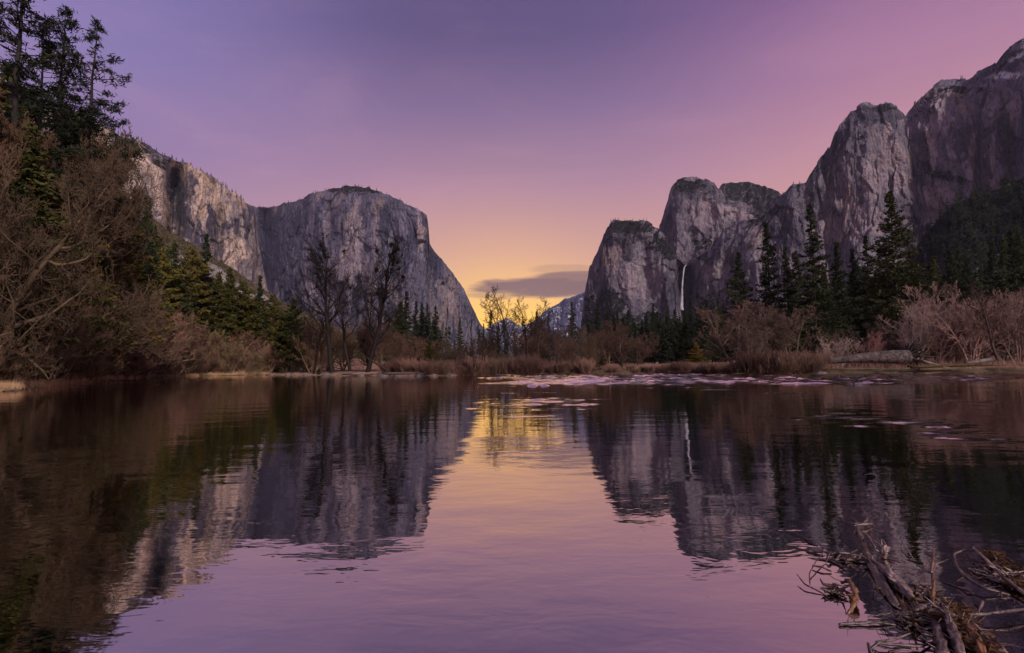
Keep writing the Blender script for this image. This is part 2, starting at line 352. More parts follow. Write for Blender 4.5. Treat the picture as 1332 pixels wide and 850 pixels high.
# ------------------------------------------------------------------ mountains
RIMS = {}
def mountain(key, name, rim, mat, label, lean=.25, talus=.0, amp=(60, 26, 9), uf=(260, 85, 26), N=520, rows=190, recess=(), seed=0., back=900, rimsoft=.35,
             prof=1.0, z0=-5., facet=(150, 1.), rough=6., blobs=()):
    rim = np.array(rim, float)
    P = np.array([at(a, b, Y) for a, b, Y in rim])
    dl = np.hypot(np.diff(rim[:, 0]), np.diff(rim[:, 1])); u = np.concatenate([[0], np.cumsum(dl)])
    us = np.linspace(0, u[-1], N)
    # pchip-like: linear with light smoothing keeps the traced corners
    X = np.interp(us, u, P[:, 0]); Y = np.interp(us, u, P[:, 1]); Z = np.interp(us, u, P[:, 2]); PX = np.interp(us, u, rim[:, 0])
    k = np.ones(5) / 5
    pad = lambda a: np.convolve(np.concatenate([[a[0]] * 2, a, [a[-1]] * 2]), k, 'valid')
    X, Y, Z = pad(X), pad(Y), pad(Z)
    a3 = np.concatenate([[0], np.cumsum(np.hypot(np.diff(X), np.diff(Y)) * .7 + np.abs(np.diff(Z)) * .3 + .01)])
    sc = np.mean(Y) / 666.0           # metres per pixel
    jag = (fbm(a3 / 60 + seed * 3, seed * 1.7, 0, 4) - 1.2 * np.abs(pn(a3 / 34 + seed, 3.3, 1.)) + cells(a3[None] / 45, np.full((1, N), .5), 3)[0][0] * .9) * rough
    Z = Z + jag
    s = np.linspace(0, 1, rows)[:, None]
    H = np.maximum(Z - z0, 1.0)[None]
    off = lean * H * (1 - s) ** prof + talus * H * np.clip(1 - s / .28, 0, 1) ** 1.3
    z = z0 + H * s
    U = a3[None] + 0 * s
    wob = 40 * pn(U / 300, z / 500, seed + 20)
    d = amp[0] * ridged((U + wob) / uf[0], z / (uf[0] * 3.2), seed, 2) + amp[1] * ridged((U + wob) / uf[1], z / (uf[1] * 4), seed + 7, 3) + amp[2] * fbm(U / uf[2], z / (uf[2] * 1.8), seed + 3, 3)
    # split slabs and flakes at three sizes, sheared so joints run diagonally in places
    wu = U + 30 * fbm(U / 200, z / 260, seed + 44, 3) + .25 * z * pn(U / 700, z / 900, seed + 3); wz = z + 40 * fbm(U / 160, z / 160, seed + 45, 3)
    for wq, hq, aq, sq in ((facet[0], facet[0] * 1.9, .30, 1), (facet[0] * .36, facet[0] * .9, .13, 2), (facet[0] * .13, facet[0] * .34, .05, 3)):
        v_, e_ = cells(wu / wq, wz / hq, sq + int(seed)); d = d + facet[0] * (aq if sq > 1 else .07) * facet[1] * v_ - facet[0] * .012 * facet[1] * np.exp(-e_ * 12)
    for (pc, wd, dep, zl, zh) in recess:
        hz = (z / np.maximum(H, 1))
        d = d - dep * np.exp(-((PX[None] - pc) / wd) ** 2) * sm(zl - .06, zl + .02, hz) * (1 - sm(zh, zh + .12, hz))
    fade = rimsoft + (1 - rimsoft) * np.clip((1 - s) * 9, 0, 1)
    off = off + d * fade
    # push radially towards the camera
    rr = np.hypot(X, Y)[None]; fx, fy = -(X[None] / rr), -(Y[None] / rr)
    VX = X[None] + fx * off; VY = Y[None] + fy * off; VZ = z + 0 * VX
    ridge_noise = fbm(U / 40, z / 40, seed + 50, 3) * 5 * np.sin(np.pi * s) 
    VZ = VZ + ridge_noise
    # rounded summit and the back side, so that it has real depth
    br = []; 
    for q, (bd, bz) in enumerate([(.02, .012), (.06, .015), (.14, .0), (.3, -.06), (.6, -.25), (1., -.6), (1.3, -1.)]):
        bzz = Z[None] + bz * H + (fbm(a3[None] / 90, q * .8, seed + 60, 3) * .012 * H if q < 5 else 0)
        if q < 2: bzz = Z[None] - (.002 + .006 * q) * H
        br.append((X[None] - fx * bd * back, Y[None] - fy * bd * back, np.maximum(bzz, z0)))
    VX = np.concatenate([VX] + [b[0] for b in br]); VY = np.concatenate([VY] + [b[1] for b in br]); VZ = np.concatenate([VZ] + [b[2] for b in br])
    nr = VX.shape[0]; V = np.stack([VX, VY, VZ], -1).reshape(-1, 3)
    i = (np.arange(nr - 1)[:, None] * N + np.arange(N - 1)[None]).ravel()
    F = np.stack([i, i + 1, i + N + 1, i + N], 1)
    me = mesh_np(name, V, F, mat, True)
    # ground cover, pale slabs, stains and painted recess and brow shade: (kind, px, py, rx, ry, turn, amount)
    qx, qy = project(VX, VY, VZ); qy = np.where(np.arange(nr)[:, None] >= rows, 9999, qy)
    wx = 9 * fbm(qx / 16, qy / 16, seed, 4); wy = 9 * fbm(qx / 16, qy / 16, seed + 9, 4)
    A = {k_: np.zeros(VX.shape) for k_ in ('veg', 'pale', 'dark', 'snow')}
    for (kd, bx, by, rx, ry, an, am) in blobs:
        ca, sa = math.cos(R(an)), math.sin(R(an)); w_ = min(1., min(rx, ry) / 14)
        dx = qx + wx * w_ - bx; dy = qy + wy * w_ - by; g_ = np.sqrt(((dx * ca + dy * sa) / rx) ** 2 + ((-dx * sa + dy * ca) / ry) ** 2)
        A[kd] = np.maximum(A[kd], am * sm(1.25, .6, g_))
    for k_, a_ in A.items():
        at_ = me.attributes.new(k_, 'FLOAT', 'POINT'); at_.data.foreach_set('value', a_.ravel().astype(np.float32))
    o = obj(name, me); tag(o, label, 'mountain', kind='structure')
    RIMS[key] = dict(X=VX, Y=VY, Z=VZ, rows=rows, PX=PX, N=N)
    return o
veg_b = (.035, .034, .022)
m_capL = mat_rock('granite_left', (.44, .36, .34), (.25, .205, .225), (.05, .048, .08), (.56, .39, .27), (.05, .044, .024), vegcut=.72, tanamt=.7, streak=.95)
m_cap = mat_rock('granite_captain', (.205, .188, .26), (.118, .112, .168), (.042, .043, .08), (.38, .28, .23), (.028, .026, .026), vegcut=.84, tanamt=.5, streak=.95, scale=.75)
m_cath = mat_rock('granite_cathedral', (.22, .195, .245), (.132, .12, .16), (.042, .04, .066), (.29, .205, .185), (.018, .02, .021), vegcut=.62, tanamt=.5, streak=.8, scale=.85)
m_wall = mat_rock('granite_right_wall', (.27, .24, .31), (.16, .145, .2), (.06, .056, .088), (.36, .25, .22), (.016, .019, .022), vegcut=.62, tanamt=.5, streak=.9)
m_far = mat_rock('granite_far_haze_snow', (.13, .14, .25), (.085, .09, .17), (.04, .045, .09), (.12, .12, .2), (.02, .025, .05), vegcut=.85, tanamt=.2, snow=(300., .80), scale=.5)  # blue of distant haze is painted into these rock tones
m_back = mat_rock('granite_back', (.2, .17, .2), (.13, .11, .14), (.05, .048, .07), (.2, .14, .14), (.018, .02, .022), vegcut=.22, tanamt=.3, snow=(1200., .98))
m_dome = mat_rock('granite_dome', (.25, .215, .26), (.15, .13, .17), (.05, .047, .075), (.29, .205, .20), (.018, .02, .022), vegcut=.68, tanamt=.45, streak=.7, scale=.8)
m_slope = mat_rock('talus_slope', (.34, .31, .32), (.27, .245, .25), (.12, .11, .11), (.24, .20, .17), (.12, .10, .042), vegcut=.24, palecut=1.5, tanamt=.4, scale=3.2, streak=.3)
m_fslope = mat_rock('forest_slope', (.17, .14, .17), (.12, .10, .13), (.05, .045, .06), (.14, .11, .11), (.02, .024, .02), vegcut=.30, tanamt=.3, scale=2.0, streak=.3)
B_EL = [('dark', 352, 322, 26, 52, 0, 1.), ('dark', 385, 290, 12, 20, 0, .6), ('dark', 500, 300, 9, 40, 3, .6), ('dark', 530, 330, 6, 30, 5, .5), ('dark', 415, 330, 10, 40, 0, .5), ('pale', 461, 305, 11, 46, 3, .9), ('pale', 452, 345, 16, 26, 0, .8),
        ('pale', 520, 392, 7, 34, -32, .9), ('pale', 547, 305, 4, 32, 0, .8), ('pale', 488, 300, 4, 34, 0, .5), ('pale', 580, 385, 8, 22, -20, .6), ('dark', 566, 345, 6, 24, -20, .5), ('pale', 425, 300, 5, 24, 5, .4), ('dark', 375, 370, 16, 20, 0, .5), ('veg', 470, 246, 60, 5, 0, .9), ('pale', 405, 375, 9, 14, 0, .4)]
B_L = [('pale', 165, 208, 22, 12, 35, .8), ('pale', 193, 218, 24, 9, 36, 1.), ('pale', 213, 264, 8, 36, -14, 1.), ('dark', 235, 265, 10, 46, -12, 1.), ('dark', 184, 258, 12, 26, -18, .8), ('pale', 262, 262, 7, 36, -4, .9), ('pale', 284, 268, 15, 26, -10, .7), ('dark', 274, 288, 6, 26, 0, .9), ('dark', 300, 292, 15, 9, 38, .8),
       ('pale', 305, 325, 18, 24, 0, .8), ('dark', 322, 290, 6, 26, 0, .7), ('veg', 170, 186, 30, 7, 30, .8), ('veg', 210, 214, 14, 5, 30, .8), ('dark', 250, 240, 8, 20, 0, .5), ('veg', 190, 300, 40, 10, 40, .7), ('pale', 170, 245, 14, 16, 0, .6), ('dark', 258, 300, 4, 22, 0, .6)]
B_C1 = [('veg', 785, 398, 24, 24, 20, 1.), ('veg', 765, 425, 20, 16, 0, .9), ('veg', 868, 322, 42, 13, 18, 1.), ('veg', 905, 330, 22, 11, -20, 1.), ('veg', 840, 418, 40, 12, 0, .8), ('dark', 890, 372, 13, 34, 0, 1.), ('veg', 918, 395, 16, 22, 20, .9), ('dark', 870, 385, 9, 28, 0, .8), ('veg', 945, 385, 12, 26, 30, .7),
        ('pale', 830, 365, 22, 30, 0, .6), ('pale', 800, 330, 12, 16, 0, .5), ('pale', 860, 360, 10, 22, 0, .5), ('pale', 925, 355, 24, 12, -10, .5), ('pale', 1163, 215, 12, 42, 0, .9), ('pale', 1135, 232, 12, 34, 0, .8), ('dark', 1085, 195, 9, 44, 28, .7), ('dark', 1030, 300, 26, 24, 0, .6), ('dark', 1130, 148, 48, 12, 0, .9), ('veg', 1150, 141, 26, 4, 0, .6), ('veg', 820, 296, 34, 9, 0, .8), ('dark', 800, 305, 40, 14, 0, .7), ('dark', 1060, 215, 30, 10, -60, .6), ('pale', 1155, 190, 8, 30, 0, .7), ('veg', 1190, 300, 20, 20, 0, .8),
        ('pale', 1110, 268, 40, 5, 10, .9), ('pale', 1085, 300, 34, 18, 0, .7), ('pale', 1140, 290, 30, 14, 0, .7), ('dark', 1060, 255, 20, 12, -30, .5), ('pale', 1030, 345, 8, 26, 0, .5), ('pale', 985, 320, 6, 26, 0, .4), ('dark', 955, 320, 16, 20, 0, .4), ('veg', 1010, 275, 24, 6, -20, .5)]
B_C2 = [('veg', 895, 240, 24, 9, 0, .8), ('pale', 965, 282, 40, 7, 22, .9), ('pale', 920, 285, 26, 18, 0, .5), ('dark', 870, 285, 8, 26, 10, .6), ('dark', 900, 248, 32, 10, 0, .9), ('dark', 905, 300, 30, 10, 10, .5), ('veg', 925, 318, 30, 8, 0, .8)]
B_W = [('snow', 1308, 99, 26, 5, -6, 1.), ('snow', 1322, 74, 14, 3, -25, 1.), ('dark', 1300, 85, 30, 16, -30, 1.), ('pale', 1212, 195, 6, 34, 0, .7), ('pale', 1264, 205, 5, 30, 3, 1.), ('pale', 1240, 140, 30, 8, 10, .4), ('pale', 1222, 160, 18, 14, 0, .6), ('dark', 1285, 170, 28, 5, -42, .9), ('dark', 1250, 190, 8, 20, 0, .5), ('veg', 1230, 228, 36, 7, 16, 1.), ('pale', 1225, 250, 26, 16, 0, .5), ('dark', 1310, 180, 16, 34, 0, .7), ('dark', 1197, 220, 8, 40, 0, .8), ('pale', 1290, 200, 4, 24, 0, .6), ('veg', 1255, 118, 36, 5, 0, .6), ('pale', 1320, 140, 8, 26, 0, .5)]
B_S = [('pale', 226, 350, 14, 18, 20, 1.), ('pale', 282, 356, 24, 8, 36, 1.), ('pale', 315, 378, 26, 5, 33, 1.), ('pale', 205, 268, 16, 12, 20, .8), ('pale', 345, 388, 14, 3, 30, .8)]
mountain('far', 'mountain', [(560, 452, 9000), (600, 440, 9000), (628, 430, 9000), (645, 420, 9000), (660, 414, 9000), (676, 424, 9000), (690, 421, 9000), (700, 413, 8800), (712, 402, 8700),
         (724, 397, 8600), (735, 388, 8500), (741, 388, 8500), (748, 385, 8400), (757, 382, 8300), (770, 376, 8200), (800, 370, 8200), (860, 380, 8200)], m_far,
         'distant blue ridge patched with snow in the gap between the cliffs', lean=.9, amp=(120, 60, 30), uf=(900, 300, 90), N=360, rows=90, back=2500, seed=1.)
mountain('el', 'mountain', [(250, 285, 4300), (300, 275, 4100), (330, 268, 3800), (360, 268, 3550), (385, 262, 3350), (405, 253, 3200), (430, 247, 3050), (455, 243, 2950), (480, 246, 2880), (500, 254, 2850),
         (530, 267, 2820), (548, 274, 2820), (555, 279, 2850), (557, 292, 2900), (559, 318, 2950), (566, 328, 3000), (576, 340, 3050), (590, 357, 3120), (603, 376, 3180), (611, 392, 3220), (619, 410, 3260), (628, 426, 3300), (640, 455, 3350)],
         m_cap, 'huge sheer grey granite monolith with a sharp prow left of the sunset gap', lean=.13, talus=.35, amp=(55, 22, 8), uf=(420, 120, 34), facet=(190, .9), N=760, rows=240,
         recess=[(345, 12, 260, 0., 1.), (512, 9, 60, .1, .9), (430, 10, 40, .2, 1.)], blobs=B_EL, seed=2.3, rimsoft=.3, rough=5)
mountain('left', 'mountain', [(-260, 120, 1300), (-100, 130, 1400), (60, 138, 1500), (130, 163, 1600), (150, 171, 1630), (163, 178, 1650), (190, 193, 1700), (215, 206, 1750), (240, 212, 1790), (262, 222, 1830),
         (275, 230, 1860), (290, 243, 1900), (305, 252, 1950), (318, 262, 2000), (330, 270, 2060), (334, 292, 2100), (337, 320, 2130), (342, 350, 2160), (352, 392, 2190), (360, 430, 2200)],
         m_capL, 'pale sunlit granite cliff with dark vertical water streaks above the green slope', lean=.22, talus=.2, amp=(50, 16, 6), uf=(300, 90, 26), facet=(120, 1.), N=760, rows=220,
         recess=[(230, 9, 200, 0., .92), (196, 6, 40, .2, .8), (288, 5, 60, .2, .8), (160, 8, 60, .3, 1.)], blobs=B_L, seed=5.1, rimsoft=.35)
mountain('c3', 'mountain', [(900, 300, 4300), (930, 256, 4300), (938, 241, 4300), (950, 238, 4280), (966, 238, 4250), (980, 240, 4200), (992, 244, 4150), (1003, 247, 4100), (1014, 251, 4100), (1040, 275, 4050), (1080, 300, 4000)],
         m_back, 'flat topped dark rock summit behind the rounded middle rock', lean=.4, amp=(60, 30, 12), N=300, rows=100, seed=8.)
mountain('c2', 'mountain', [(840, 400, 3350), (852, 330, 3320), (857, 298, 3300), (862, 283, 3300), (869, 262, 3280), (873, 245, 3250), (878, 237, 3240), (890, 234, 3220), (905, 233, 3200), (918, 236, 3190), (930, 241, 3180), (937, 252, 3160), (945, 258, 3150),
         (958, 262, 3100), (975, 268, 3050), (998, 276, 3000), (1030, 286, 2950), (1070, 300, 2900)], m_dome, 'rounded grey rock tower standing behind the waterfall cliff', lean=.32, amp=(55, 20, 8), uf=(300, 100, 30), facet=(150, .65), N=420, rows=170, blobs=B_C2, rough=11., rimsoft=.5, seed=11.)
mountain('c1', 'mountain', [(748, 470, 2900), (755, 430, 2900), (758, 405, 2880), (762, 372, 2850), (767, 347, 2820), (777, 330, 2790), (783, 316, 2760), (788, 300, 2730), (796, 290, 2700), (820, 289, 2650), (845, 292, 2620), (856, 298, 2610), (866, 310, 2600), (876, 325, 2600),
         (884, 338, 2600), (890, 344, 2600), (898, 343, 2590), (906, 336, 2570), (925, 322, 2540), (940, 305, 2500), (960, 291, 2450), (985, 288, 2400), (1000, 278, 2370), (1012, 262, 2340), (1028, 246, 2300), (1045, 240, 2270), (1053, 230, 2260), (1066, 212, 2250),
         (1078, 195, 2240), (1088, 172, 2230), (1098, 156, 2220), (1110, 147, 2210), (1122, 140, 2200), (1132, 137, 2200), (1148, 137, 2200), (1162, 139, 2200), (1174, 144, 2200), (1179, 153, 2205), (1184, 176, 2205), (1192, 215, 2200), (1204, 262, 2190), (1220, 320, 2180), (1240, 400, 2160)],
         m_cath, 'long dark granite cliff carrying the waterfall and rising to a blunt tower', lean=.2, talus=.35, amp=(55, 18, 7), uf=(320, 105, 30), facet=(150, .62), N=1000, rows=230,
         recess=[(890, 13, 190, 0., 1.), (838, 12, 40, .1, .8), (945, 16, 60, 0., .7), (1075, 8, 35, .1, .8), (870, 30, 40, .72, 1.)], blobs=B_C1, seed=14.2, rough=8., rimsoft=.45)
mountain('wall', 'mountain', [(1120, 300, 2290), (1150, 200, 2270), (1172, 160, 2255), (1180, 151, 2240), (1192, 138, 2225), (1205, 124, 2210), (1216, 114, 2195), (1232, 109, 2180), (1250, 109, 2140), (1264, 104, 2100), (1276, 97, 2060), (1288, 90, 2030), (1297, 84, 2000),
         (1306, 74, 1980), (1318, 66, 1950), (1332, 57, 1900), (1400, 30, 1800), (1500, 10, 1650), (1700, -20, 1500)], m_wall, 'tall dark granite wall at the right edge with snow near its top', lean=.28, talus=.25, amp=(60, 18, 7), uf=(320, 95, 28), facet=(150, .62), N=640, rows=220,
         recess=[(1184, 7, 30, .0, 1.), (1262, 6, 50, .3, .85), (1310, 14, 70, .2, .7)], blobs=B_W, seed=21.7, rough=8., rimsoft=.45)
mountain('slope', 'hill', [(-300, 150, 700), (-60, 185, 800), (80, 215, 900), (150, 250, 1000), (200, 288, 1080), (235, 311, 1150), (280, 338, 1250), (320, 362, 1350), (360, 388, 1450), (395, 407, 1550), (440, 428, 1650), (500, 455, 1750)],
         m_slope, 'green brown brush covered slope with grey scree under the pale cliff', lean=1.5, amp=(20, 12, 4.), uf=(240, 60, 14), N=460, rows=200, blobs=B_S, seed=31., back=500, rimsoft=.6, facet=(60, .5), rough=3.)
mountain('fslope', 'hill', [(1080, 440, 1100), (1130, 400, 1080), (1160, 372, 1050), (1190, 330, 1000), (1215, 290, 980), (1240, 268, 960), (1270, 255, 950), (1300, 245, 930), (1332, 235, 900), (1450, 200, 850), (1650, 170, 800)],
         m_fslope, 'dark forested hillside below the right granite wall', lean=1.3, amp=(20, 10, 4), uf=(240, 60, 16), N=320, rows=150, seed=41., back=500, rimsoft=.6, facet=(60, .5), rough=4.)

def surf(key, px, s):
    """point on a mountain's face: px column, s 0 foot..1 rim"""
    r = RIMS[key]; c = int(np.argmin(np.abs(r['PX'] - px))); j = int(round(s * (r['rows'] - 1)))
    return np.array([r['X'][j, c], r['Y'][j, c], r['Z'][j, c]])

# waterfall: a thin veil, with thickness, falling free in its alcove
def waterfall():
    m, t, out = new_mat('falling_water')
    tc = t.n('ShaderNodeNewGeometry').outputs['Position']
    n1 = t.noise(t.vm('MULTIPLY', tc, (.25, .25, .02)), 1., 4., .7)
    p = t.n('ShaderNodeBsdfPrincipled', None, Base_Color=t.mix(t.mr(n1, .3, .7), (.22, .22, .28), (.46, .46, .52)), Roughness=.7, Alpha=t.mr(n1, .3, .55, .45, .95))
    t.link(p.outputs[0], out.inputs[0])
    pts = [(893, 345), (890.5, 347), (889, 354), (888, 364), (887.3, 374), (886.8, 384), (886.6, 395), (886.6, 404)]
    P = [at(a, b, 2480) for a, b in pts]; rad = [2.2, 3, 3.4, 3.8, 4.6, 6, 8, 10]
    K = np.linspace(0, 7, 50); PP = np.stack([np.interp(K, range(8), [p[i] for p in P]) for i in range(3)], 1)
    V, F = chain_tube(PP, np.interp(K, range(8), rad), 12, .5, 3)
    tag(obj('waterfall', mesh_np('waterfall', V, F, m, True)), 'thin white waterfall dropping down the dark alcove of the cliff', 'waterfall')
waterfall()

# ------------------------------------------------------------------ plants: mesh generators
def grow(seed, h, r0, n1, l1, levels, nchild, ratio, up=.15, droop=0.0, wander=.18, start=.25, ang=(35, 65), stems=1, spread=.25, lean=(0, 0), thin=.011, crook=1.0, top=.35):
    """bare tree skeleton -> segments per level"""
    rs = random.Random(seed); segs = [[] for _ in range(levels + 1)]
    def unit(v): return v / (np.linalg.norm(v) + 1e-9)
    def branch(p, d, L, r, lev):
        K = 10 if lev == 0 else (6 if lev == 1 else (4 if lev == 2 else 3))
        pts = [p]; rr = [r]; w = wander * (.6 if lev == 0 else 1.1) * crook
        for k in range(K):
            d = unit(d + np.array([rs.gauss(0, w), rs.gauss(0, w), rs.gauss(0, w) * .6 + (up if lev else .03) - droop * (k / K) * (lev > 0)]))
            p = p + d * L / K; pts.append(p)
            rr.append(max(r * (1 - (k + 1) / K * .85), thin))
        for k in range(K): segs[lev].append((pts[k], pts[k + 1], rr[k], rr[k + 1]))
        if lev >= levels: return
        nc = n1 if lev == 0 else nchild[min(lev - 1, len(nchild) - 1)]
        for c in range(nc):
            t_ = start + (1 - start) * ((c + rs.random()) / nc) if lev == 0 else .15 + .85 * ((c + rs.random()) / nc)
            k = min(int(t_ * K), K - 1); f = t_ * K - k
            q = pts[k] * (1 - f) + pts[k + 1] * f; dd = unit(pts[k + 1] - pts[k])
            a = R(rs.uniform(*ang)); ax = unit(np.cross(dd, np.array([rs.gauss(0, 1), rs.gauss(0, 1), rs.gauss(0, 1)])))
            nd = unit(dd * math.cos(a) + ax * math.sin(a)); 
            if lev == 0:
                Lc = l1 * (1 - (1 - top) * max(0, (t_ - start) / (1 - start))) * rs.uniform(.7, 1.15)
            else: Lc = L * ratio * rs.uniform(.6, 1.2) * (1 - .4 * t_)
            rc = max((r * (1 - t_ * .8)) * (.55 if lev == 0 else .5), thin)
            branch(q, nd, Lc, rc, lev + 1)
    for s_ in range(stems):
        a = rs.uniform(0, 6.28); sp = spread * rs.uniform(.3, 1.) if stems > 1 else 0
        d = unit(np.array([math.cos(a) * sp + lean[0], math.sin(a) * sp + lean[1], 1.]))
        b = np.array([math.cos(a), math.sin(a), 0]) * (rs.uniform(0, .35) * (stems > 1)) + np.array([0, 0, -.3])
        branch(b, d, h * (rs.uniform(.65, 1.) if stems > 1 else 1), r0 * (rs.uniform(.6, 1) if stems > 1 else 1), 0)
    return segs
def segs_mesh(segs, n):
    if not segs: return np.zeros((0, 3)), np.zeros((0, 4), int)
    return tubes([s[0] for s in segs], [s[1] for s in segs], [s[2] for s in segs], [s[3] for s in segs], n)
PROTO = {}
def proto_bare(key, bark, twig, clumps=None, **kw):
    segs = grow(**kw)
    tr = join([segs_mesh(segs[0], 8), segs_mesh(segs[1], 5)])
    rest = [segs_mesh(s, 3) for s in segs[2:] if s]
    parts = [('trunk', mesh_np(key + '_trunk', *tr, M[bark]))]
    if rest: parts.append(('crown', mesh_np(key + '_crown', *join(rest), M[twig])))
    if clumps:          # dark mistletoe balls high in the crown
        rs = np.random.RandomState(kw['seed']); C = []
        src = [s for s in segs[1] + segs[0][-5:]]
        for (cnt, zlo, zhi, rad) in clumps:
            cand = [s for s in segs[0] + segs[1] + segs[2] if zlo < s[1][2] / kw['h'] < zhi and np.hypot(s[1][0] - segs[0][-1][1][0], s[1][1] - segs[0][-1][1][1]) < kw['h'] * .22]
            for i in range(cnt):
                c = cand[rs.randint(len(cand))][1]; n = 110; v = rs.normal(size=(n, 3)); v /= np.linalg.norm(v, axis=1)[:, None]
                r = rad * rs.uniform(.5, 1.); C.append(tubes(c + v * .1, c + v * r * rs.uniform(.5, 1., (n, 1)), np.full(n, .035), np.full(n, .025), 3))
        parts.append(('mistletoe', mesh_np(key + '_mistletoe', *join(C), M['bark_dark'])))
    PROTO[key] = parts; return parts
def leaves(C, D, L, Wd, rs):
    """diamond blades centred at C pointing D"""
    n = len(C); D = D / (np.linalg.norm(D, axis=1)[:, None] + 1e-9); q = rs.normal(size=(n, 3)); s = np.cross(D, q); s /= np.linalg.norm(s, axis=1)[:, None] + 1e-9
    L = np.asarray(L).reshape(-1, 1); Wd = np.asarray(Wd).reshape(-1, 1)
    V = np.stack([C - D * L * .5, C + s * Wd * .5, C + D * L * .5, C - s * Wd * .5], 1).reshape(-1, 3)
    return V, np.arange(n * 4).reshape(n, 4)
def proto_conifer(key, h, rmax, nb, shape, mat, seed, bare=.1, droop=.25, tuft=.55, per=16, gap=.12, dense=6, tw=.24):
    rs = np.random.RandomState(seed); K = 12
    tz = np.linspace(-.3, h, K + 1); tx = np.cumsum(rs.normal(0, h * .0022, K + 1)); ty = np.cumsum(rs.normal(0, h * .0022, K + 1)); tx -= tx[0]; ty -= ty[0]
    tp = np.stack([tx, ty, tz], 1); tr = np.maximum(h * .0135 * (1 - np.linspace(0, 1, K + 1) * .95), .02)
    trunk = [tubes(tp[:-1], tp[1:], tr[:-1], tr[1:], 7)]
    bseg, C, D, LL, WW = [], [], [], [], []
    for i in range(nb):
        f = bare + (1 - bare) * ((i + rs.rand()) / nb) ** .92; z = f * h * .995
        if rs.rand() < gap: continue
        p = np.array([np.interp(z, tz, tx), np.interp(z, tz, ty), z]); g = (f - bare) / (1 - bare)
        if shape == 'spire': rad = rmax * (1 - g) ** .85 * min(1, .55 + g * 3)
        elif shape == 'pine': rad = rmax * (1 - g ** 2.2) ** .9 * min(1, .45 + g * 1.8)
        else: rad = rmax * (1 - g ** 1.6) * min(1, .6 + g * 2)
        az = rs.uniform(0, 6.283); rad = max(rad * rs.uniform(.5, 1.22) * (1 + .25 * math.sin(az * 2 + z * .6 + seed)), .25)
        dr = droop * (1 - g) - .25 * g; d0 = np.array([math.cos(az), math.sin(az), .1 - dr * .4])
        n = 5; pts = [p]
        for k in range(n):
            d0 = d0 + np.array([rs.normal(0, .07), rs.normal(0, .07), -dr * .12 + (.09 if k > 2 else 0)]); pts.append(pts[-1] + d0 / np.linalg.norm(d0) * rad / n)
        pts = np.array(pts); br = np.linspace(.012 * rad + .02, .012, n + 1); bseg.append(tubes(pts[:-1], pts[1:], br[:-1], br[1:], 3))
        m = max(3, int(per * rad / rmax)); 
        for j in range(m):
            t_ = (.18 + .82 * (j + rs.rand()) / m) if shape != 'pine' else (.45 + .55 * (j + rs.rand()) / m)
            c = np.array([np.interp(t_ * n, range(n + 1), pts[:, a]) for a in range(3)])
            side = np.array([-d0[1], d0[0], 0]); side /= np.linalg.norm(side) + 1e-9
            sl = rad * .22 * (1.1 - t_) + tuft * .5; c = c + side * rs.uniform(-1, 1) * sl + np.array([0, 0, rs.normal(0, tuft * .18)])
            q = dense; v = rs.normal(size=(q, 3)) * [1, 1, .55 if shape != 'pine' else .9] + d0 * .8
            C.append(c + rs.normal(0, tuft * .28, (q, 3)) * [1, 1, .6]); D.append(v); LL.append(rs.uniform(.5, 1.1, q) * tuft); WW.append(rs.uniform(.6, 1.2, q) * tw)
    C = np.concatenate(C); D = np.concatenate(D)
    trunk += bseg
    PROTO[key] = [('trunk', mesh_np(key + '_trunk', *join(trunk), M['bark_dark'])), ('crown', mesh_np(key + '_crown', *leaves(C, D, np.concatenate(LL), np.concatenate(WW), rs), M[mat]))]
    return PROTO[key]

proto_conifer('fir1', 30, 4.8, 240, 'spire', 'needle', 1, bare=.08, per=20, tuft=.6)
proto_conifer('fir2', 30, 4.3, 200, 'spire', 'needle', 2, bare=.12, per=18, tuft=.6, gap=.2)
proto_conifer('fir3', 30, 5.6, 230, 'mid', 'needle', 3, bare=.1, per=20, tuft=.7, gap=.15)
proto_conifer('cedar1', 24, 5.2, 230, 'mid', 'needle_olive', 4, bare=.05, per=24, tuft=.75, tw=.26)
proto_conifer('cedar2', 22, 4.6, 200, 'mid', 'needle_olive', 5, bare=.04, gap=.2, per=24, tuft=.7, tw=.26)
proto_conifer('cedar3', 23, 5.4, 130, 'pine', 'needle_olive', 15, bare=.16, per=20, tuft=.9, tw=.28, gap=.22, droop=.05)
proto_conifer('pine1', 30, 5.2, 95, 'pine', 'needle', 6, bare=.3, droop=.1, per=13, tuft=.62, dense=16, tw=.09, gap=.1)
proto_conifer('pine2', 30, 4.4, 85, 'pine', 'needle', 8, bare=.25, droop=.2, per=12, tuft=.6, dense=16, tw=.09, gap=.15)
proto_conifer('far1', 26, 3.6, 60, 'spire', 'needle', 9, bare=.06, per=8, tuft=1.3, dense=4, tw=.6)
proto_conifer('far2', 26, 4.6, 55, 'mid', 'needle', 10, bare=.1, per=8, tuft=1.5, dense=4, tw=.7)
# bare trees
proto_bare('tall1', 'bark_dark', 'bark_dark', seed=21, h=20.5, r0=.46, n1=20, l1=10, levels=4, nchild=(9, 6, 4), ratio=.5, up=.07, start=.3, ang=(32, 64), lean=(-.14, 0), thin=.018, wander=.12, clumps=[(9, .80, 1.0, .55), (4, .6, .8, .4)])
proto_bare('tall2', 'bark_dark', 'bark_dark', seed=22, h=20.5, r0=.42, n1=22, l1=9.5, levels=4, nchild=(9, 6, 4), ratio=.5, up=.09, start=.22, ang=(30, 60), lean=(.02, 0), thin=.018, wander=.09, clumps=[(20, .74, 1.0, .6), (6, .5, .7, .4)])
proto_bare('tall3', 'bark_dark', 'bark_dark', seed=23, h=17, r0=.33, n1=16, l1=6.5, levels=4, nchild=(8, 5, 4), ratio=.5, up=.16, start=.3, ang=(28, 55), lean=(-.22, 0), thin=.016, wander=.16)
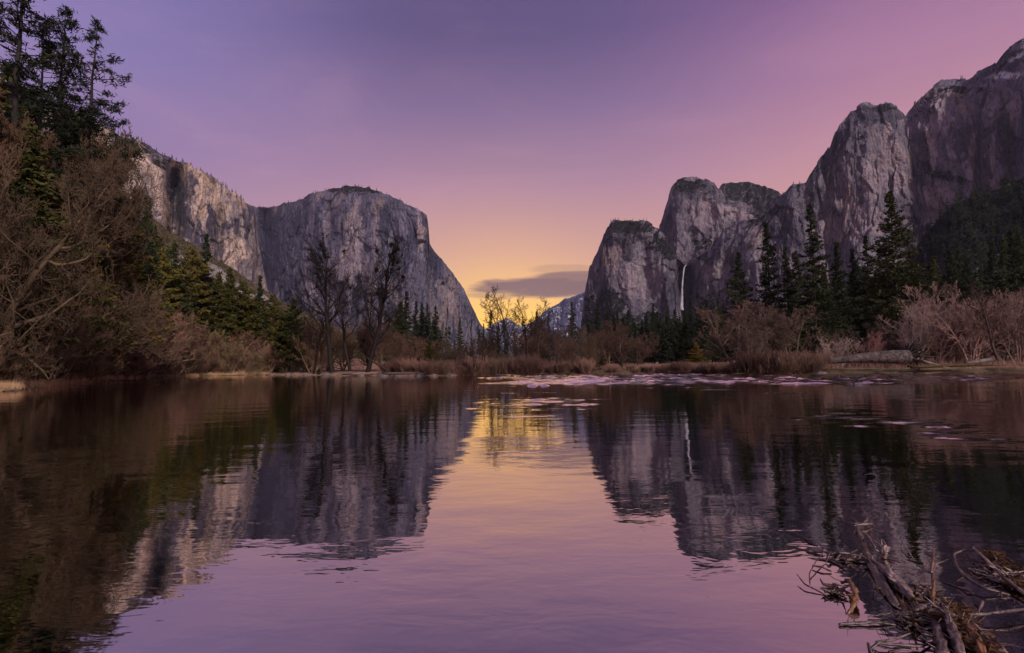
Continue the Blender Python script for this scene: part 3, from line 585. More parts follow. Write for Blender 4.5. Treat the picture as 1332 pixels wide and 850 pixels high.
proto_bare('thin1', 'bark_dark', 'bark_dark', seed=24, h=17, r0=.22, n1=20, l1=5.2, levels=3, nchild=(9, 5), ratio=.5, up=.1, start=.35, ang=(35, 70), thin=.022, wander=.1)
proto_bare('alder1', 'bark_brown', 'bark_brown', seed=33, h=15, r0=.36, n1=26, l1=5.6, levels=4, nchild=(9, 6, 4), ratio=.55, up=.12, start=.12, ang=(30, 75), thin=.013, stems=3, spread=.3, wander=.17)
proto_bare('alder2', 'bark_brown', 'bark_brown', seed=34, h=13, r0=.32, n1=24, l1=5.6, levels=4, nchild=(9, 6, 4), ratio=.55, up=.12, start=.1, ang=(35, 80), thin=.013, stems=3, spread=.5, wander=.18)
proto_bare('brush1', 'bark_brown', 'bark_brown', seed=41, h=6.5, r0=.09, n1=9, l1=2.9, levels=3, nchild=(7, 5), ratio=.55, up=.1, start=.1, ang=(25, 60), thin=.012, stems=9, spread=.8, wander=.1)
proto_bare('brush2', 'bark_brown', 'bark_brown', seed=42, h=6, r0=.08, n1=9, l1=2.7, levels=3, nchild=(7, 5), ratio=.55, up=.08, start=.1, ang=(25, 65), thin=.012, stems=10, spread=1.0, wander=.12)
proto_bare('pale1', 'bark_pale', 'bark_pale', seed=51, h=8, r0=.11, n1=9, l1=3.6, levels=3, nchild=(7, 5), ratio=.52, up=.12, start=.2, ang=(25, 60), thin=.014, stems=6, spread=.55, wander=.14)
proto_bare('pale2', 'bark_pale', 'bark_pale', seed=52, h=7.5, r0=.10, n1=9, l1=3.3, levels=3, nchild=(7, 5), ratio=.52, up=.1, start=.15, ang=(30, 65), thin=.014, stems=7, spread=.8, wander=.18)
proto_bare('round1', 'bark_brown', 'twig_red', seed=53, h=9, r0=.2, n1=14, l1=4.6, levels=4, nchild=(8, 5, 4), ratio=.5, up=.04, start=.15, ang=(35, 75), thin=.015, stems=3, spread=.5, wander=.16)
proto_bare('willow1', 'twig_red', 'twig_red', seed=61, h=2.6, r0=.03, n1=5, l1=1.1, levels=2, nchild=(4,), ratio=.55, up=.25, start=.2, ang=(12, 35), thin=.011, stems=70, spread=.9, wander=.08)
proto_bare('willow2', 'twig_red', 'twig_red', seed=62, h=2.9, r0=.03, n1=5, l1=1.2, levels=2, nchild=(4,), ratio=.55, up=.25, start=.2, ang=(12, 40), thin=.011, stems=60, spread=1.2, wander=.1)

COUNT = {}
def put(name, proto, x, y, s=1.0, rz=None, label='', cat='tree', group=None, color=(1, 1, 1), sz=None, z=None, flat=False):
    e = bpy.data.objects.new(name, None); COL.objects.link(e)
    z = float(gh(x, y)) - .1 if z is None else z
    e.location = (x, y, z); e.rotation_euler = (0, 0, random.uniform(0, 6.28) if rz is None else rz); e.scale = (s, s, s * (sz or 1))
    e.empty_display_size = .5
    for pn_, me in PROTO[proto]:
        o = obj(pn_, me, e); o.color = (*color, 1)
    return tag(e, label, cat, group)
def cat_(kw): return kw.get('cat', 'tree')
def put_px(name, proto, px, Y, top, protoh, **kw):
    """tree at pixel column px, depth Y, whose top shows at pixel row `top`"""
    if -60 < px < 1332: Y = max(Y, bank_Y(max(px, 0), .8 if cat_(kw) == 'shrub' or protoh < 19 else 7.) * (1 if px >= 0 else .98))
    x = xat(px, Y); z = float(gh(x, Y)) - .1; s = (at(px, top, Y)[2] - z) / protoh * (1.06 if proto[:3] in ('fir', 'ced', 'pin') else 1.04 if proto[:3] == 'ald' else 1.)
    if proto[:3] == 'ald': s /= 1.5; kw['sz'] = 1.5
    return put(name, proto, x, Y, s, z=z, **kw)
def bank_Y(px, back):
    p = None
    for (a, b), (c, d) in zip(bank_px[:-1], bank_px[1:]):
        if a <= px <= c: p = gnd(px, b + (d - b) * (px - a) / (c - a)); break
    if p is None: p = gnd(px, 512 if px < 0 else 486)
    return float(p[1]) + back
U = random.uniform

# --- left bank, near: big leafless thicket with green conifers in it
G1 = 'leafless alders crowding the left bank'
for (px, Y, top, pr, h) in [(-90, 36, 60, 'alder1', 15), (-50, 37, 150, 'alder2', 13), (-6, 44, 225, 'alder1', 15), (-74, 46, 55, 'alder2', 13), (-38, 48, 45, 'alder1', 15), (6, 54, 112, 'alder2', 13),
                            (34, 52, 265, 'alder2', 13), (50, 60, 192, 'alder1', 15), (20, 62, 100, 'alder2', 13), (90, 72, 262, 'alder1', 15), (-14, 60, 55, 'alder1', 15), (4, 68, 78, 'alder2', 13), (64, 72, 180, 'alder2', 13), (112, 80, 318, 'alder2', 13)]:
    put_px('bare_tree', pr, px, Y, top, h, label='brown leafless tree in the twiggy thicket on the near left bank', group=G1, color=random.choice([(1.15, .85, .68), (1.0, .82, .72), (1.2, 1.0, .9), (.9, .8, .68)]))
G2 = 'leafless brush along the left waterline'
for i, (px, b, top, pr) in enumerate([(-40, 2, 400, 'brush1'), (0, 3, 395, 'brush2'), (35, 3, 405, 'brush1'), (60, 2.5, 400, 'brush1'), (85, 3, 395, 'brush2'), (105, 6, 385, 'brush1'), (130, 4, 385, 'brush2'), (150, 6, 370, 'brush1'), (170, 4, 385, 'brush2'),
                                      (190, 7, 392, 'brush1'), (205, 4, 420, 'brush2'), (225, 6, 425, 'brush1'), (120, 12, 350, 'brush1'), (95, 10, 360, 'brush2'), (20, 8, 340, 'brush2'), (165, 12, 360, 'brush1'), (248, 5, 435, 'brush2'), (270, 8, 442, 'brush1'), (60, 9, 350, 'brush1')]):
    put_px('shrub', pr, px, bank_Y(px, b), top, 7.2, label='greyish brown leafless bush arching over the left shoreline', cat='shrub', group=G2, color=random.choice([(1.7, 1.4, 1.25), (2.2, 1.85, 1.7), (1.2, 1., .9)]))
# dark pines against the sky, top left
for px, Y, top, pr, lab in [(98, 60, 50, 'pine2', 'dark pine with open clumpy crown standing right of its neighbours against the sky'),
                            (52, 60, 36, 'pine1', 'dark pine between the corner pine and the clumpy sky pine'),
                            (0, 52, -45, 'pine1', 'dark pine filling the top left corner of the sky'),
                            (28, 70, 62, 'pine2', 'smaller dark pine crown low behind the corner pine')]:
    put_px('pine_tree', pr, px, Y, top, 30, label=lab, group='dark pines above the left thicket', color=(.45, .5, .55))
G3 = 'green conifers behind the left thicket'
for (px, Y, top, pr, h) in [(-30, 54, 130, 'cedar1', 24), (12, 44, 250, 'cedar2', 22), (40, 60, 195, 'cedar2', 22), (65, 62, 205, 'cedar1', 24), (92, 80, 165, 'cedar2', 22), (108, 78, 205, 'cedar1', 24), (125, 88, 232, 'cedar2', 22), (98, 64, 265, 'cedar1', 24), (70, 60, 270, 'cedar2', 22), (60, 54, 260, 'cedar1', 24), (25, 56, 210, 'cedar1', 24),
                            (128, 76, 300, 'cedar2', 22), (-10, 70, 110, 'cedar1', 24), (10, 80, 135, 'fir3', 30), (62, 85, 150, 'fir3', 30), (112, 100, 205, 'fir2', 30), (80, 58, 330, 'cedar1', 24), (115, 66, 345, 'cedar2', 22), (60, 46, 350, 'cedar1', 24), (10, 40, 340, 'cedar2', 22), (0, 38, 300, 'cedar2', 22), (30, 42, 390, 'cedar1', 24), (75, 50, 400, 'cedar2', 22), (45, 50, 290, 'cedar1', 24), (-30, 40, 330, 'cedar1', 24), (75, 92, 160, 'fir3', 30), (140, 84, 330, 'cedar1', 24)]:
    put_px('conifer', pr, px, Y, top, h, label='olive green conifer showing through and above the left thicket', group=G3, color=random.choice([(.9, .85, .7), (1.15, 1.0, .65), (.7, .8, .7)]))
for (px, b, top, pr, h) in [(8, 7, 290, 'cedar3', 23), (38, 7, 235, 'cedar1', 24), (70, 8, 262, 'cedar3', 23), (98, 8, 235, 'cedar1', 24), (118, 8, 290, 'cedar3', 23), (140, 8, 268, 'cedar2', 22), (152, 8, 320, 'cedar1', 24), (50, 8, 330, 'cedar2', 22), (85, 7, 340, 'cedar3', 23), (22, 8, 185, 'cedar1', 24), (130, 8, 345, 'cedar3', 23), (175, 8, 330, 'cedar3', 23), (190, 9, 345, 'cedar1', 24), (160, 14, 285, 'cedar1', 24), (172, 20, 300, 'fir3', 30), (196, 16, 318, 'cedar3', 23), (214, 18, 332, 'fir3', 30), (232, 14, 350, 'cedar1', 24), (254, 20, 345, 'fir2', 30), (272, 16, 368, 'cedar3', 23), (292, 14, 376, 'fir3', 30), (140, 20, 245, 'fir1', 30), (128, 12, 225, 'cedar1', 24)]:
    put_px('conifer', pr, px, bank_Y(px, b), top, h, label='olive green conifer showing through and above the left thicket', group=G3, color=random.choice([(1.0, .95, .7), (1.3, 1.15, .7), (.8, .85, .7)]))
# further along the left bank, trees standing apart
for (px, Y, top, pr, h, col, lab) in [
    (163, 100, 262, 'fir2', 30, (.7, .9, .9), 'dark spire fir nearest the left thicket, topping its slope-side neighbours'),
    (184, 108, 270, 'fir1', 30, (.7, .85, .8), 'tall dark fir rising against the grey scree of the left slope'),
    (205, 100, 335, 'cedar3', 24, (1.2, 1.1, .8), 'bushy olive conifer right below the tall dark left fir'),
    (222, 125, 325, 'fir3', 30, (.9, 1., .8), 'broad green conifer in front of the scree patch'),
    (243, 120, 340, 'cedar3', 22, (1.3, 1.1, .8), 'yellowish green conical cedar near the middle of the left bank'),
    (262, 135, 315, 'fir2', 30, (.65, .75, .75), 'slim dark fir standing over the scree beside the yellowish cedar'),
    (281, 130, 362, 'cedar1', 24, (1.1, 1., .8), 'rounded olive conifer next to the slim dark fir'),
    (296, 140, 358, 'cedar2', 22, (.9, .95, .8), 'mid green conifer between rounded olive trees on the left bank'),
    (312, 135, 368, 'cedar3', 24, (1.2, 1.05, .8), 'wide olive conifer close to the end of the left bank row'),
    (335, 150, 366, 'fir1', 30, (.6, .7, .7), 'dark conifer at the end of the left bank row, below the slope'),
    (352, 155, 385, 'cedar3', 24, (1., .9, .7), 'brownish olive conifer left of the tall leafless pair'),
    (378, 160, 395, 'fir3', 30, (.6, .65, .6), 'dull green conifer behind the left one of the tall leafless pair')]:
    put_px('conifer', pr, px, Y, top, h, label=lab, group='conifers along the far part of the left bank', color=col)
G4 = 'understorey conifers along the left bank'
for i in range(44):
    px = 145 + i * 5.6 + U(-4, 4); Y = U(112, 175)
    put_px('conifer', random.choice(['cedar1', 'cedar3', 'cedar3', 'fir2', 'fir3']), px, Y, 398 + .12 * (px - 150) + U(-36, 26), 24, label='low green conifer in the dense row behind the left shoreline', group=G4, color=random.choice([(.7, .7, .5), (.95, .85, .55), (.45, .52, .45), (.9, .68, .5)]))
for i in range(34):
    px = 110 + i * 9 + U(-4, 4); b = U(4, 26)
    put_px('shrub', random.choice(['brush1', 'brush2']), px, bank_Y(px, b), 452 + U(-34, 8) - max(0, 200 - px) * .15, 7.2, label='greyish brown leafless bush arching over the left shoreline', cat='shrub', group=G2, color=random.choice([(1.2, .95, .85), (1.5, 1.2, 1.05), (.8, .7, .6), (.9, .9, .6)]))
# grey and brown leafless trees mixed in, left bank to centre
G5 = 'leafless trees along the far bank'
for (px, b, top, pr, h) in [(215, 12, 400, 'round1', 10), (240, 8, 430, 'brush2', 7), (352, 10, 425, 'pale2', 8.4), (372, 14, 420, 'round1', 10), (340, 20, 400, 'round1', 10), (395, 18, 405, 'round1', 10), (322, 14, 430, 'brush1', 7), (360, 30, 385, 'alder2', 14), (400, 32, 390, 'alder1', 16),
                            (425, 30, 405, 'round1', 10), (445, 28, 400, 'alder2', 14), (500, 22, 400, 'round1', 10), (530, 12, 425, 'round1', 10), (545, 20, 432, 'round1', 10), (480, 30, 405, 'alder1', 16), (520, 32, 415, 'alder2', 14), (560, 28, 435, 'round1', 10), (590, 20, 438, 'brush1', 7), (612, 14, 440, 'round1', 10),
                            (635, 22, 425, 'round1', 10), (650, 12, 440, 'brush2', 7), (720, 16, 405, 'round1', 10), (745, 10, 432, 'round1', 10), (738, 24, 415, 'alder2', 14), (705, 24, 418, 'round1', 10), (770, 26, 420, 'alder1', 16), (812, 8, 405, 'round1', 10), (795, 30, 420, 'round1', 10), (690, 30, 420, 'round1', 10), (830, 26, 425, 'round1', 10)]:
    put_px('bare_tree', pr, px, bank_Y(px, b), top, h, label='brown leafless tree in the mixed growth behind the far shore', group=G5, color=random.choice([(.8, .72, .68), (.6, .55, .52), (1.0, .85, .75)]))
# the tall leafless pair and its neighbours
put_px('bare_tree', 'tall1', 433, bank_Y(430, 3), 318, 21.5, rz=0., label='tall dark leafless tree, left one of the pair, trunk leaning left', group='tall leafless trees on the far bank', color=(.3, .28, .28))
put_px('bare_tree', 'tall2', 478, bank_Y(480, 5), 316, 21.5, rz=.2, label='tall dark leafless tree, right one of the pair, with a dense clumpy top', group='tall leafless trees on the far bank', color=(.28, .26, .26))
put_px('bare_tree', 'tall3', 456, bank_Y(450, 7), 352, 18, rz=.0, label='shorter dark leafless tree leaning left between the tall pair', group='tall leafless trees on the far bank', color=(.4, .36, .36))
put_px('bare_tree', 'tall3', 408, bank_Y(410, 4), 400, 18, rz=2.9, label='small dark leafless tree leaning right at the left foot of the tall pair', group='tall leafless trees on the far bank', color=(.4, .36, .36))
put_px('bare_tree', 'thin1', 674, bank_Y(674, 8), 368, 17.5, label='slender leafless tree with a flat crown in front of the sunset glow', group='slender leafless trees before the sunset', color=(.7, .6, .6))
put_px('bare_tree', 'thin1', 688, bank_Y(674, 12), 380, 17.5, label='middle slender leafless tree at the edge of the sunset glow', group='slender leafless trees before the sunset', color=(.7, .6, .6))
put_px('bare_tree', 'thin1', 660, bank_Y(674, 9), 376, 17.5, label='leftmost slender leafless tree, just left of the flat-crowned one', group='slender leafless trees before the sunset', color=(.7, .6, .6))
put_px('bare_tree', 'thin1', 697, bank_Y(674, 10), 388, 17.5, label='rightmost and shortest slender leafless tree by the sunset glow', group='slender leafless trees before the sunset', color=(.7, .6, .6))
# conifer band across the valley floor
G6 = 'dark conifers on the far valley floor'
for i in range(74):
    px = 500 + (i * 5.6) + U(-3, 3); Y = U(240, 420)
    if px > 920: break
    base = np.interp(px, [500, 540, 600, 625, 650, 760, 800, 900, 930], [395, 402, 418, 430, 412, 418, 418, 418, 400])
    if U(0, 1) < .7: base += U(8, 26)
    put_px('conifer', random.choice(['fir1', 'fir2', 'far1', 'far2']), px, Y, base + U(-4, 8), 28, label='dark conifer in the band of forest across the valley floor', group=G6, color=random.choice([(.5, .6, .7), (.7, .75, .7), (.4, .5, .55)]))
for i in range(56):
    px = 770 + i * 3.2 + U(-3, 3); Y = U(230, 380)
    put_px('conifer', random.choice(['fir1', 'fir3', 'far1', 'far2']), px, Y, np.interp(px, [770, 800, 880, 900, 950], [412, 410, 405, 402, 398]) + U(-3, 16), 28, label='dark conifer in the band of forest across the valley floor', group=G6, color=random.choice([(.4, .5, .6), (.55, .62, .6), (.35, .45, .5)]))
for (px, Y, top, pr, lab) in [(521, 190, 398, 'cedar1', 'bushy olive conifer right behind the tall leafless pair'), (528, 210, 385, 'fir1', 'pointed dark fir right of the tall leafless pair'), (541, 220, 397, 'fir2', 'second pointed dark fir right of the tall leafless pair'),
                              (548, 230, 400, 'fir1', 'third pointed dark fir right of the tall leafless pair'), (556, 225, 400, 'fir2', 'fourth pointed dark fir right of the tall leafless pair, narrowest'), (567, 215, 403, 'fir1', 'fifth and rightmost pointed dark fir before the rock monolith'),
                              (700, 230, 408, 'fir2', 'dark conifer poking up below the snowy far ridge'), (746, 220, 398, 'fir1', 'pointed conifer just left of the waterfall cliff foot'), (640, 250, 408, 'fir2', 'small conifer silhouetted low in the sunset glow')]:
    put_px('conifer', pr, px, Y, top, 24 if pr[0] == 'c' else 30, label=lab, group=G6, color=(.45, .55, .6))
# right bank conifers
for (px, Y, top, pr, lab, col) in [
    (967, 150, 336, 'fir3', 'dark bushy fir, leftmost of the tall right-bank conifers', (.55, .62, .62)),
    (1007, 145, 300, 'fir1', 'dark dense pointed fir left of the tallest open-crowned fir', (.45, .55, .55)),
    (1063, 135, 278, 'fir2', 'tall open-crowned fir in the middle of the right bank', (.75, .8, .65)),
    (1173, 125, 260, 'fir3', 'tallest broad pine of the right bank with a ragged crown', (.8, .8, .6)),
    (1028, 170, 330, 'fir2', 'smaller dark fir tucked between two tall right-bank firs', (.45, .55, .55)),
    (1042, 165, 335, 'fir3', 'blunt dark fir just left of the tall open-crowned fir', (.5, .55, .5)),
    (1097, 160, 325, 'fir1', 'dark fir just right of the tall open-crowned fir', (.5, .6, .55)),
    (1118, 170, 333, 'fir2', 'slim dark fir midway between the open-crowned fir and the broad pine', (.45, .55, .55)),
    (1138, 165, 316, 'fir1', 'dark fir immediately left of the tallest broad pine', (.4, .5, .5)),
    (1155, 175, 335, 'fir3', 'shadowy fir partly behind the tallest broad pine', (.4, .5, .5)),
    (1200, 165, 345, 'fir3', 'dark green fir on the right flank of the broad pine', (.6, .7, .55)),
    (1080, 150, 360, 'fir3', 'low dark fir beneath the open-crowned fir', (.5, .6, .5))]:
    put_px('conifer', pr, px, Y, top, 30, label=lab, group='conifers on the right bank', color=col)
G7 = 'lower conifers behind the right bank brush'
for i in range(60):
    px = 925 + i * 7.4 + U(-4, 4); Y = U(170, 300)
    top = np.interp(px, [925, 960, 1000, 1100, 1200, 1260, 1340, 1400], [415, 400, 385, 350, 355, 335, 310, 300]) + U(-6, 34)
    put_px('conifer', random.choice(['fir1', 'fir2', 'fir3', 'far2']), px, Y, top, 29, label='dark green conifer in the forest behind the right bank brush', group=G7, color=random.choice([(.5, .6, .5), (.7, .75, .5), (.4, .5, .5), (.9, .9, .6)]))
G8 = 'leafless trees and brush on the right bank'
for (px, b, top, pr, h, lab, col) in [
    (960, 20, 372, 'round1', 10, 'reddish brown leafless tree below the leftmost right-bank fir', (1., 1., 1.)), (1000, 16, 385, 'round1', 10, 'reddish brown rounded leafless tree left of centre on the right bank', (.9, 1., 1.)),
    (1030, 14, 380, 'round1', 10, 'spreading reddish leafless tree under the open-crowned fir', (1.0, 1.1, 1.)), (975, 10, 410, 'round1', 10, 'low reddish leafless tree at the left end of the right-bank brush', (.8, .9, .9)),
    (1085, 30, 420, 'round1', 10, 'low leafless bush behind the fallen trunk', (.8, .9, .9)),
    (1093, 8, 425, 'pale2', 8.4, 'small pale forked leafless tree behind the left part of the fallen trunk', (1.1, 1.1, 1.1)), (1133, 8, 425, 'pale1', 9, 'small pinkish leafless tree behind the fallen trunk', (1.0, .7, .7)),
    (1190, 8, 385, 'pale1', 9, 'pale leafless tree at the root end of the fallen trunk', (1.1, 1.1, 1.1)), (1215, 10, 372, 'pale2', 8.4, 'pale spreading leafless tree right of the fallen trunk roots', (.9, .8, .8)), (1240, 12, 350, 'pale1', 9, 'tallest pale leafless tree in the right-bank brush', (1., .9, .9)),
    (1262, 8, 365, 'pale2', 8.4, 'pale leafless tree right of the tallest pale one', (1., .85, .85)), (1285, 10, 370, 'round1', 10, 'darker leafless tree near the right edge', (.9, 1., 1.)), (1302, 5, 368, 'tall3', 18, 'dark forked leafless tree by the right edge of the bank', (1.2, 1., 1.)),
    (1325, 9, 365, 'pale1', 9, 'pale leafless tree at the very right edge', (.9, .8, .8)), (1350, 8, 360, 'round1', 10, 'leafless tree cut by the right edge of the view', (.9, 1., 1.)), (1228, 16, 360, 'round1', 10, 'reddish leafless tree behind the tallest pale one', (.9, 1.1, 1.1)), (1312, 16, 355, 'round1', 10, 'reddish leafless tree behind the dark forked one', (1., 1., 1.)),
    (1180, 16, 400, 'round1', 10, 'reddish leafless tree under the broad pine', (.7, .8, .8))]:
    put_px('bare_tree', pr, px, bank_Y(min(px, 1332), b), top, h, label=lab, group=G8, color=col)
# red willow scrub along the far shore
G9 = 'reddish willow scrub on the far shore'; k = 0
for i in range(150):
    px = 500 + i * 4.0 + U(-3, 3)
    if px > 1080: px = U(880, 1075)
    b = U(-.2, 9) if i % 2 else U(-.4, 2); hgt = U(9, 30) if px < 770 else (U(8, 14) if px < 850 else (U(14, 38) if 950 < px < 1070 else U(7, 18)))
    if 770 < px < 850 and U(0, 1) < .6: continue
    if px < 560 and b < 3: b = 4
    top = 484 - hgt + U(-3, 3)
    put_px('shrub', random.choice(['willow1', 'willow2']), px, bank_Y(px, b), top, 3.1, label='reddish brown upright willow bush in the scrub along the far waterline', cat='shrub', group=G9, color=random.choice([(.8, .7, .7), (1.1, 1., .95), (.5, .45, .45), (1.6, 1.6, 1.4), (.9, .95, .9)]))
for (px, b, top, pr, h, pn2) in [(205, 3, 430, 'brush1', 7, 0), (218, 4, 440, 'brush2', 7, 0), (228, 2, 450, 'brush1', 7, 0), (240, 5, 436, 'brush1', 7, 0), (252, 3, 446, 'brush2', 7, 0), (264, 6, 440, 'brush1', 7, 0), (276, 3, 452, 'brush2', 7, 0), (288, 6, 440, 'brush1', 7, 0), (300, 4, 450, 'brush1', 7, 0),
                            (212, 10, 415, 'brush2', 7, 0), (234, 12, 418, 'brush1', 7, 0), (258, 11, 425, 'brush2', 7, 0), (283, 12, 428, 'brush1', 7, 0)]:
    put_px('shrub', pr, px, bank_Y(px, b), top, h, label='greyish brown leafless bush arching over the left shoreline', cat='shrub', group=G2, color=random.choice([(1.2, .95, .85), (1.6, 1.3, 1.15), (.9, .75, .7)]))
for i in range(30):
    px = 58 + i * 10 + U(-4, 4); b = U(.8, 4)
    put_px('shrub', random.choice(['brush1', 'brush2']), px, bank_Y(px, b), np.interp(px, [58, 110, 190, 240, 350], [400, 378, 385, 412, 440]) + U(-10, 22), 7.2, label='greyish brown leafless bush arching over the left shoreline', cat='shrub', group=G2, color=random.choice([(1.9, 1.55, 1.4), (2.4, 2., 1.85), (1.4, 1.15, 1.0), (1.7, 1.6, 1.2)]))
for (px, b, top) in [(186, 5, 425), (212, 7, 440), (226, 9, 430), (246, 8, 445), (268, 9, 440), (292, 8, 446), (318, 6, 450), (255, 14, 420), (200, 12, 410)]:
    put_px('conifer', random.choice(['cedar1', 'cedar3']), px, bank_Y(px, b), top, 24, label='low green conifer in the dense row behind the left shoreline', group=G4, color=random.choice([(.7, .75, .6), (.9, .8, .6), (.5, .6, .5)]))
for (px, b, top) in [(160, 1.5, 385), (185, 1.5, 392), (208, 2, 420), (228, 2, 405), (255, 1.5, 428), (300, 2, 422), (326, 2, 430), (350, 2, 436), (275, 1.5, 440)]:
    put_px('bare_tree', 'round1', px, bank_Y(px, b), top, 10, label='brown leafless tree leaning out from the green row on the left bank', group='leafless trees before the left conifers', color=random.choice([(1.6, 1.35, 1.25), (1.3, 1.1, 1.0), (1.9, 1.65, 1.55)]))
put_px('shrub', 'cedar1', 783, bank_Y(780, 3), 452, 24, sz=.55, label='low round dark bush at the water edge left of the meadow', cat='shrub', color=(.6, .5, .4))
put_px('shrub', 'cedar1', 906, 150, 418, 24, sz=.5, label='round yellowish green bush alone on the meadow', cat='shrub', color=(1.6, 1.2, .8))
put_px('shrub', 'cedar1', 559, bank_Y(560, 12), 415, 24, sz=.55, label='round olive bush among the brown growth right of the leafless pair', cat='shrub', color=(.9, .9, .7))
put_px('shrub', 'cedar1', 415, bank_Y(415, 1.5), 472, 24, sz=.55, label='low dark bush at the waterline below the leafless pair', cat='shrub', color=(.5, .5, .4))

# stuff: tree masses too many to count, one mesh each
def far_tree_mass(name, pts, label, mat, hmin, hmax, seed, q=26, wid=.16):
    rs = np.random.RandomState(seed); C, D, L, Wd, T0, T1, TR = [], [], [], [], [], [], []
    for p in pts:
        h = rs.uniform(hmin, hmax); n = q; f = rs.rand(n) ** .8; r = h * wid * (1 - f) + .3; a = rs.uniform(0, 6.28, n)
        C.append(np.stack([p[0] + np.cos(a) * r * rs.rand(n), p[1] + np.sin(a) * r * rs.rand(n), p[2] + h * (.1 + .88 * f)], 1))
        D.append(np.stack([np.cos(a), np.sin(a), rs.uniform(-.6, .4, n)], 1)); L.append((r * 1.3 + h * .05) * rs.uniform(.7, 1.2, n)); Wd.append((h * .055) * rs.uniform(.7, 1.3, n) * (1.4 - f))
        T0.append([p[0], p[1], p[2] - 1]); T1.append([p[0], p[1], p[2] + h]); TR.append(h * .02)
    V1 = leaves(np.concatenate(C), np.concatenate(D), np.concatenate(L), np.concatenate(Wd), rs); V2 = tubes(T0, T1, TR, np.array(TR) * .15, 4)
    return tag(obj(name, mesh_np(name, *join([V1, V2]), mat)), label, 'forest', kind='stuff')
rs = np.random.RandomState(77)
pts = []
for i in range(900):
    px = rs.uniform(1090, 1420); s = rs.beta(1.6, 1.) ; pts.append(surf('fslope', px, s))
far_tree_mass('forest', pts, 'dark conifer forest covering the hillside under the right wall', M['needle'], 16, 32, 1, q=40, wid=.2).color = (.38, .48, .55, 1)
pts = []
for i in range(1100):
    px = rs.uniform(120, 440); s = rs.uniform(.15, .99)
    c = surf('slope', px, s); qx, qy = project(*c)
    if min(((qx - a) / rx) ** 2 + ((qy - b - (qx - a) * .68) / ry) ** 2 for a, b, rx, ry in ((226, 350, 12, 14), (282, 356, 24, 10), (315, 378, 26, 7), (205, 268, 14, 10))) > 1: pts.append(c)
far_tree_mass('forest', pts, 'scattered brush and small trees on the green slope under the left cliff', M['needle_olive'], 4, 13, 2, q=18, wid=.5).color = (.75, .75, .6, 1)
pts = []
for key, a, b, n, s0 in [('wall', 1185, 1332, 500, (.0, .36)), ('c1', 760, 1190, 700, (.0, .12))]:
    for i in range(n): pts.append(surf(key, rs.uniform(a, b), rs.uniform(*s0)))
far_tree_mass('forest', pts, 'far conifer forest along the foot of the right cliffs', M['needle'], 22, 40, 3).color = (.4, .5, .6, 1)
# small pines on the rims
n_rim = 0
for key, lab, segs_ in [('left', 'tiny pine on the skyline rim of the pale left cliff', (140, 330, 62)), ('el', 'tiny pine on the skyline rim of the great monolith', (336, 552, 46)), ('c1', 'tiny pine on the skyline rim of the waterfall cliff', (795, 850, 16)),
                        ('c1', 'tiny pine on the skyline ridge left of the blunt tower', (1012, 1060, 8)), ('wall', 'tiny pine on the skyline rim of the right wall', (1190, 1330, 9)), ('c3', 'tiny pine on the skyline of the flat summit', (940, 1010, 8))]:
    for i in range(segs_[2]):
        px = segs_[0] + (segs_[1] - segs_[0]) * ((i // 4) * 4 / segs_[2]) + random.gauss(0, 3.5); px = min(max(px, segs_[0]), segs_[1]); p = surf(key, px, 1.0)
        s = U(.25, .8) * (1 if key == 'left' else 1.1)
        put('pine_tree', 'far1' if U(0, 1) < .3 else 'far2', p[0], p[1], s, sz=U(.6, 1.), z=p[2] - 2, label=lab, group='tiny pines on the cliff skylines', color=(.4, .4, .45))

# ------------------------------------------------------------------ shoreline: grass, stones, logs
def grass(name, spots, label, mat, seed, per=26, hh=(.25, .6), wd=.02, spread=.22, cat='grass'):
    rs = np.random.RandomState(seed); C, D, L, Wd = [], [], [], []
    for x, y, k in spots:
        n = per; a = rs.uniform(0, 6.28, n); tl = rs.uniform(.1, .8, n); h = rs.uniform(*hh, n) * k
        d = np.stack([np.cos(a) * tl, np.sin(a) * tl, np.ones(n)], 1); z = float(gh(x, y))
        b = np.stack([x + rs.normal(0, spread * k, n), y + rs.normal(0, spread * k, n), np.full(n, z - .03)], 1)
        dn = d / np.linalg.norm(d, axis=1)[:, None]; C.append(b + dn * h[:, None] * .5); D.append(dn); L.append(h); Wd.append(np.full(n, wd))
    return tag(obj(name, mesh_np(name, *leaves(np.concatenate(C), np.concatenate(D), np.concatenate(L), np.concatenate(Wd), rs), mat)), label, cat, kind='stuff')
sp = []
for i in range(1500):
    px = U(-60, 350); Y = bank_Y(max(px, 0), U(-.2, 3.)) if px > 0 else U(24, 37); sp.append((xat(px, Y), Y, U(.8, 1.7)))
sp = [s for s in sp if float(sdist(s[0], s[1])) > -.3]
grass('grass', sp, 'golden dry grass tufts along the left waterline', M['grass_gold'], 5, per=30)
sp = []
for i in range(3200):
    px = U(500, 1420); Y = bank_Y(min(px, 1332), U(.5, 60)); sp.append((xat(px, Y), Y, U(.8, 1.6)))
grass('grass', sp, 'tan dry meadow grass behind the far shoreline scrub', M['grass_tan'], 6, per=22, wd=.04, hh=(.4, .8), spread=.6)

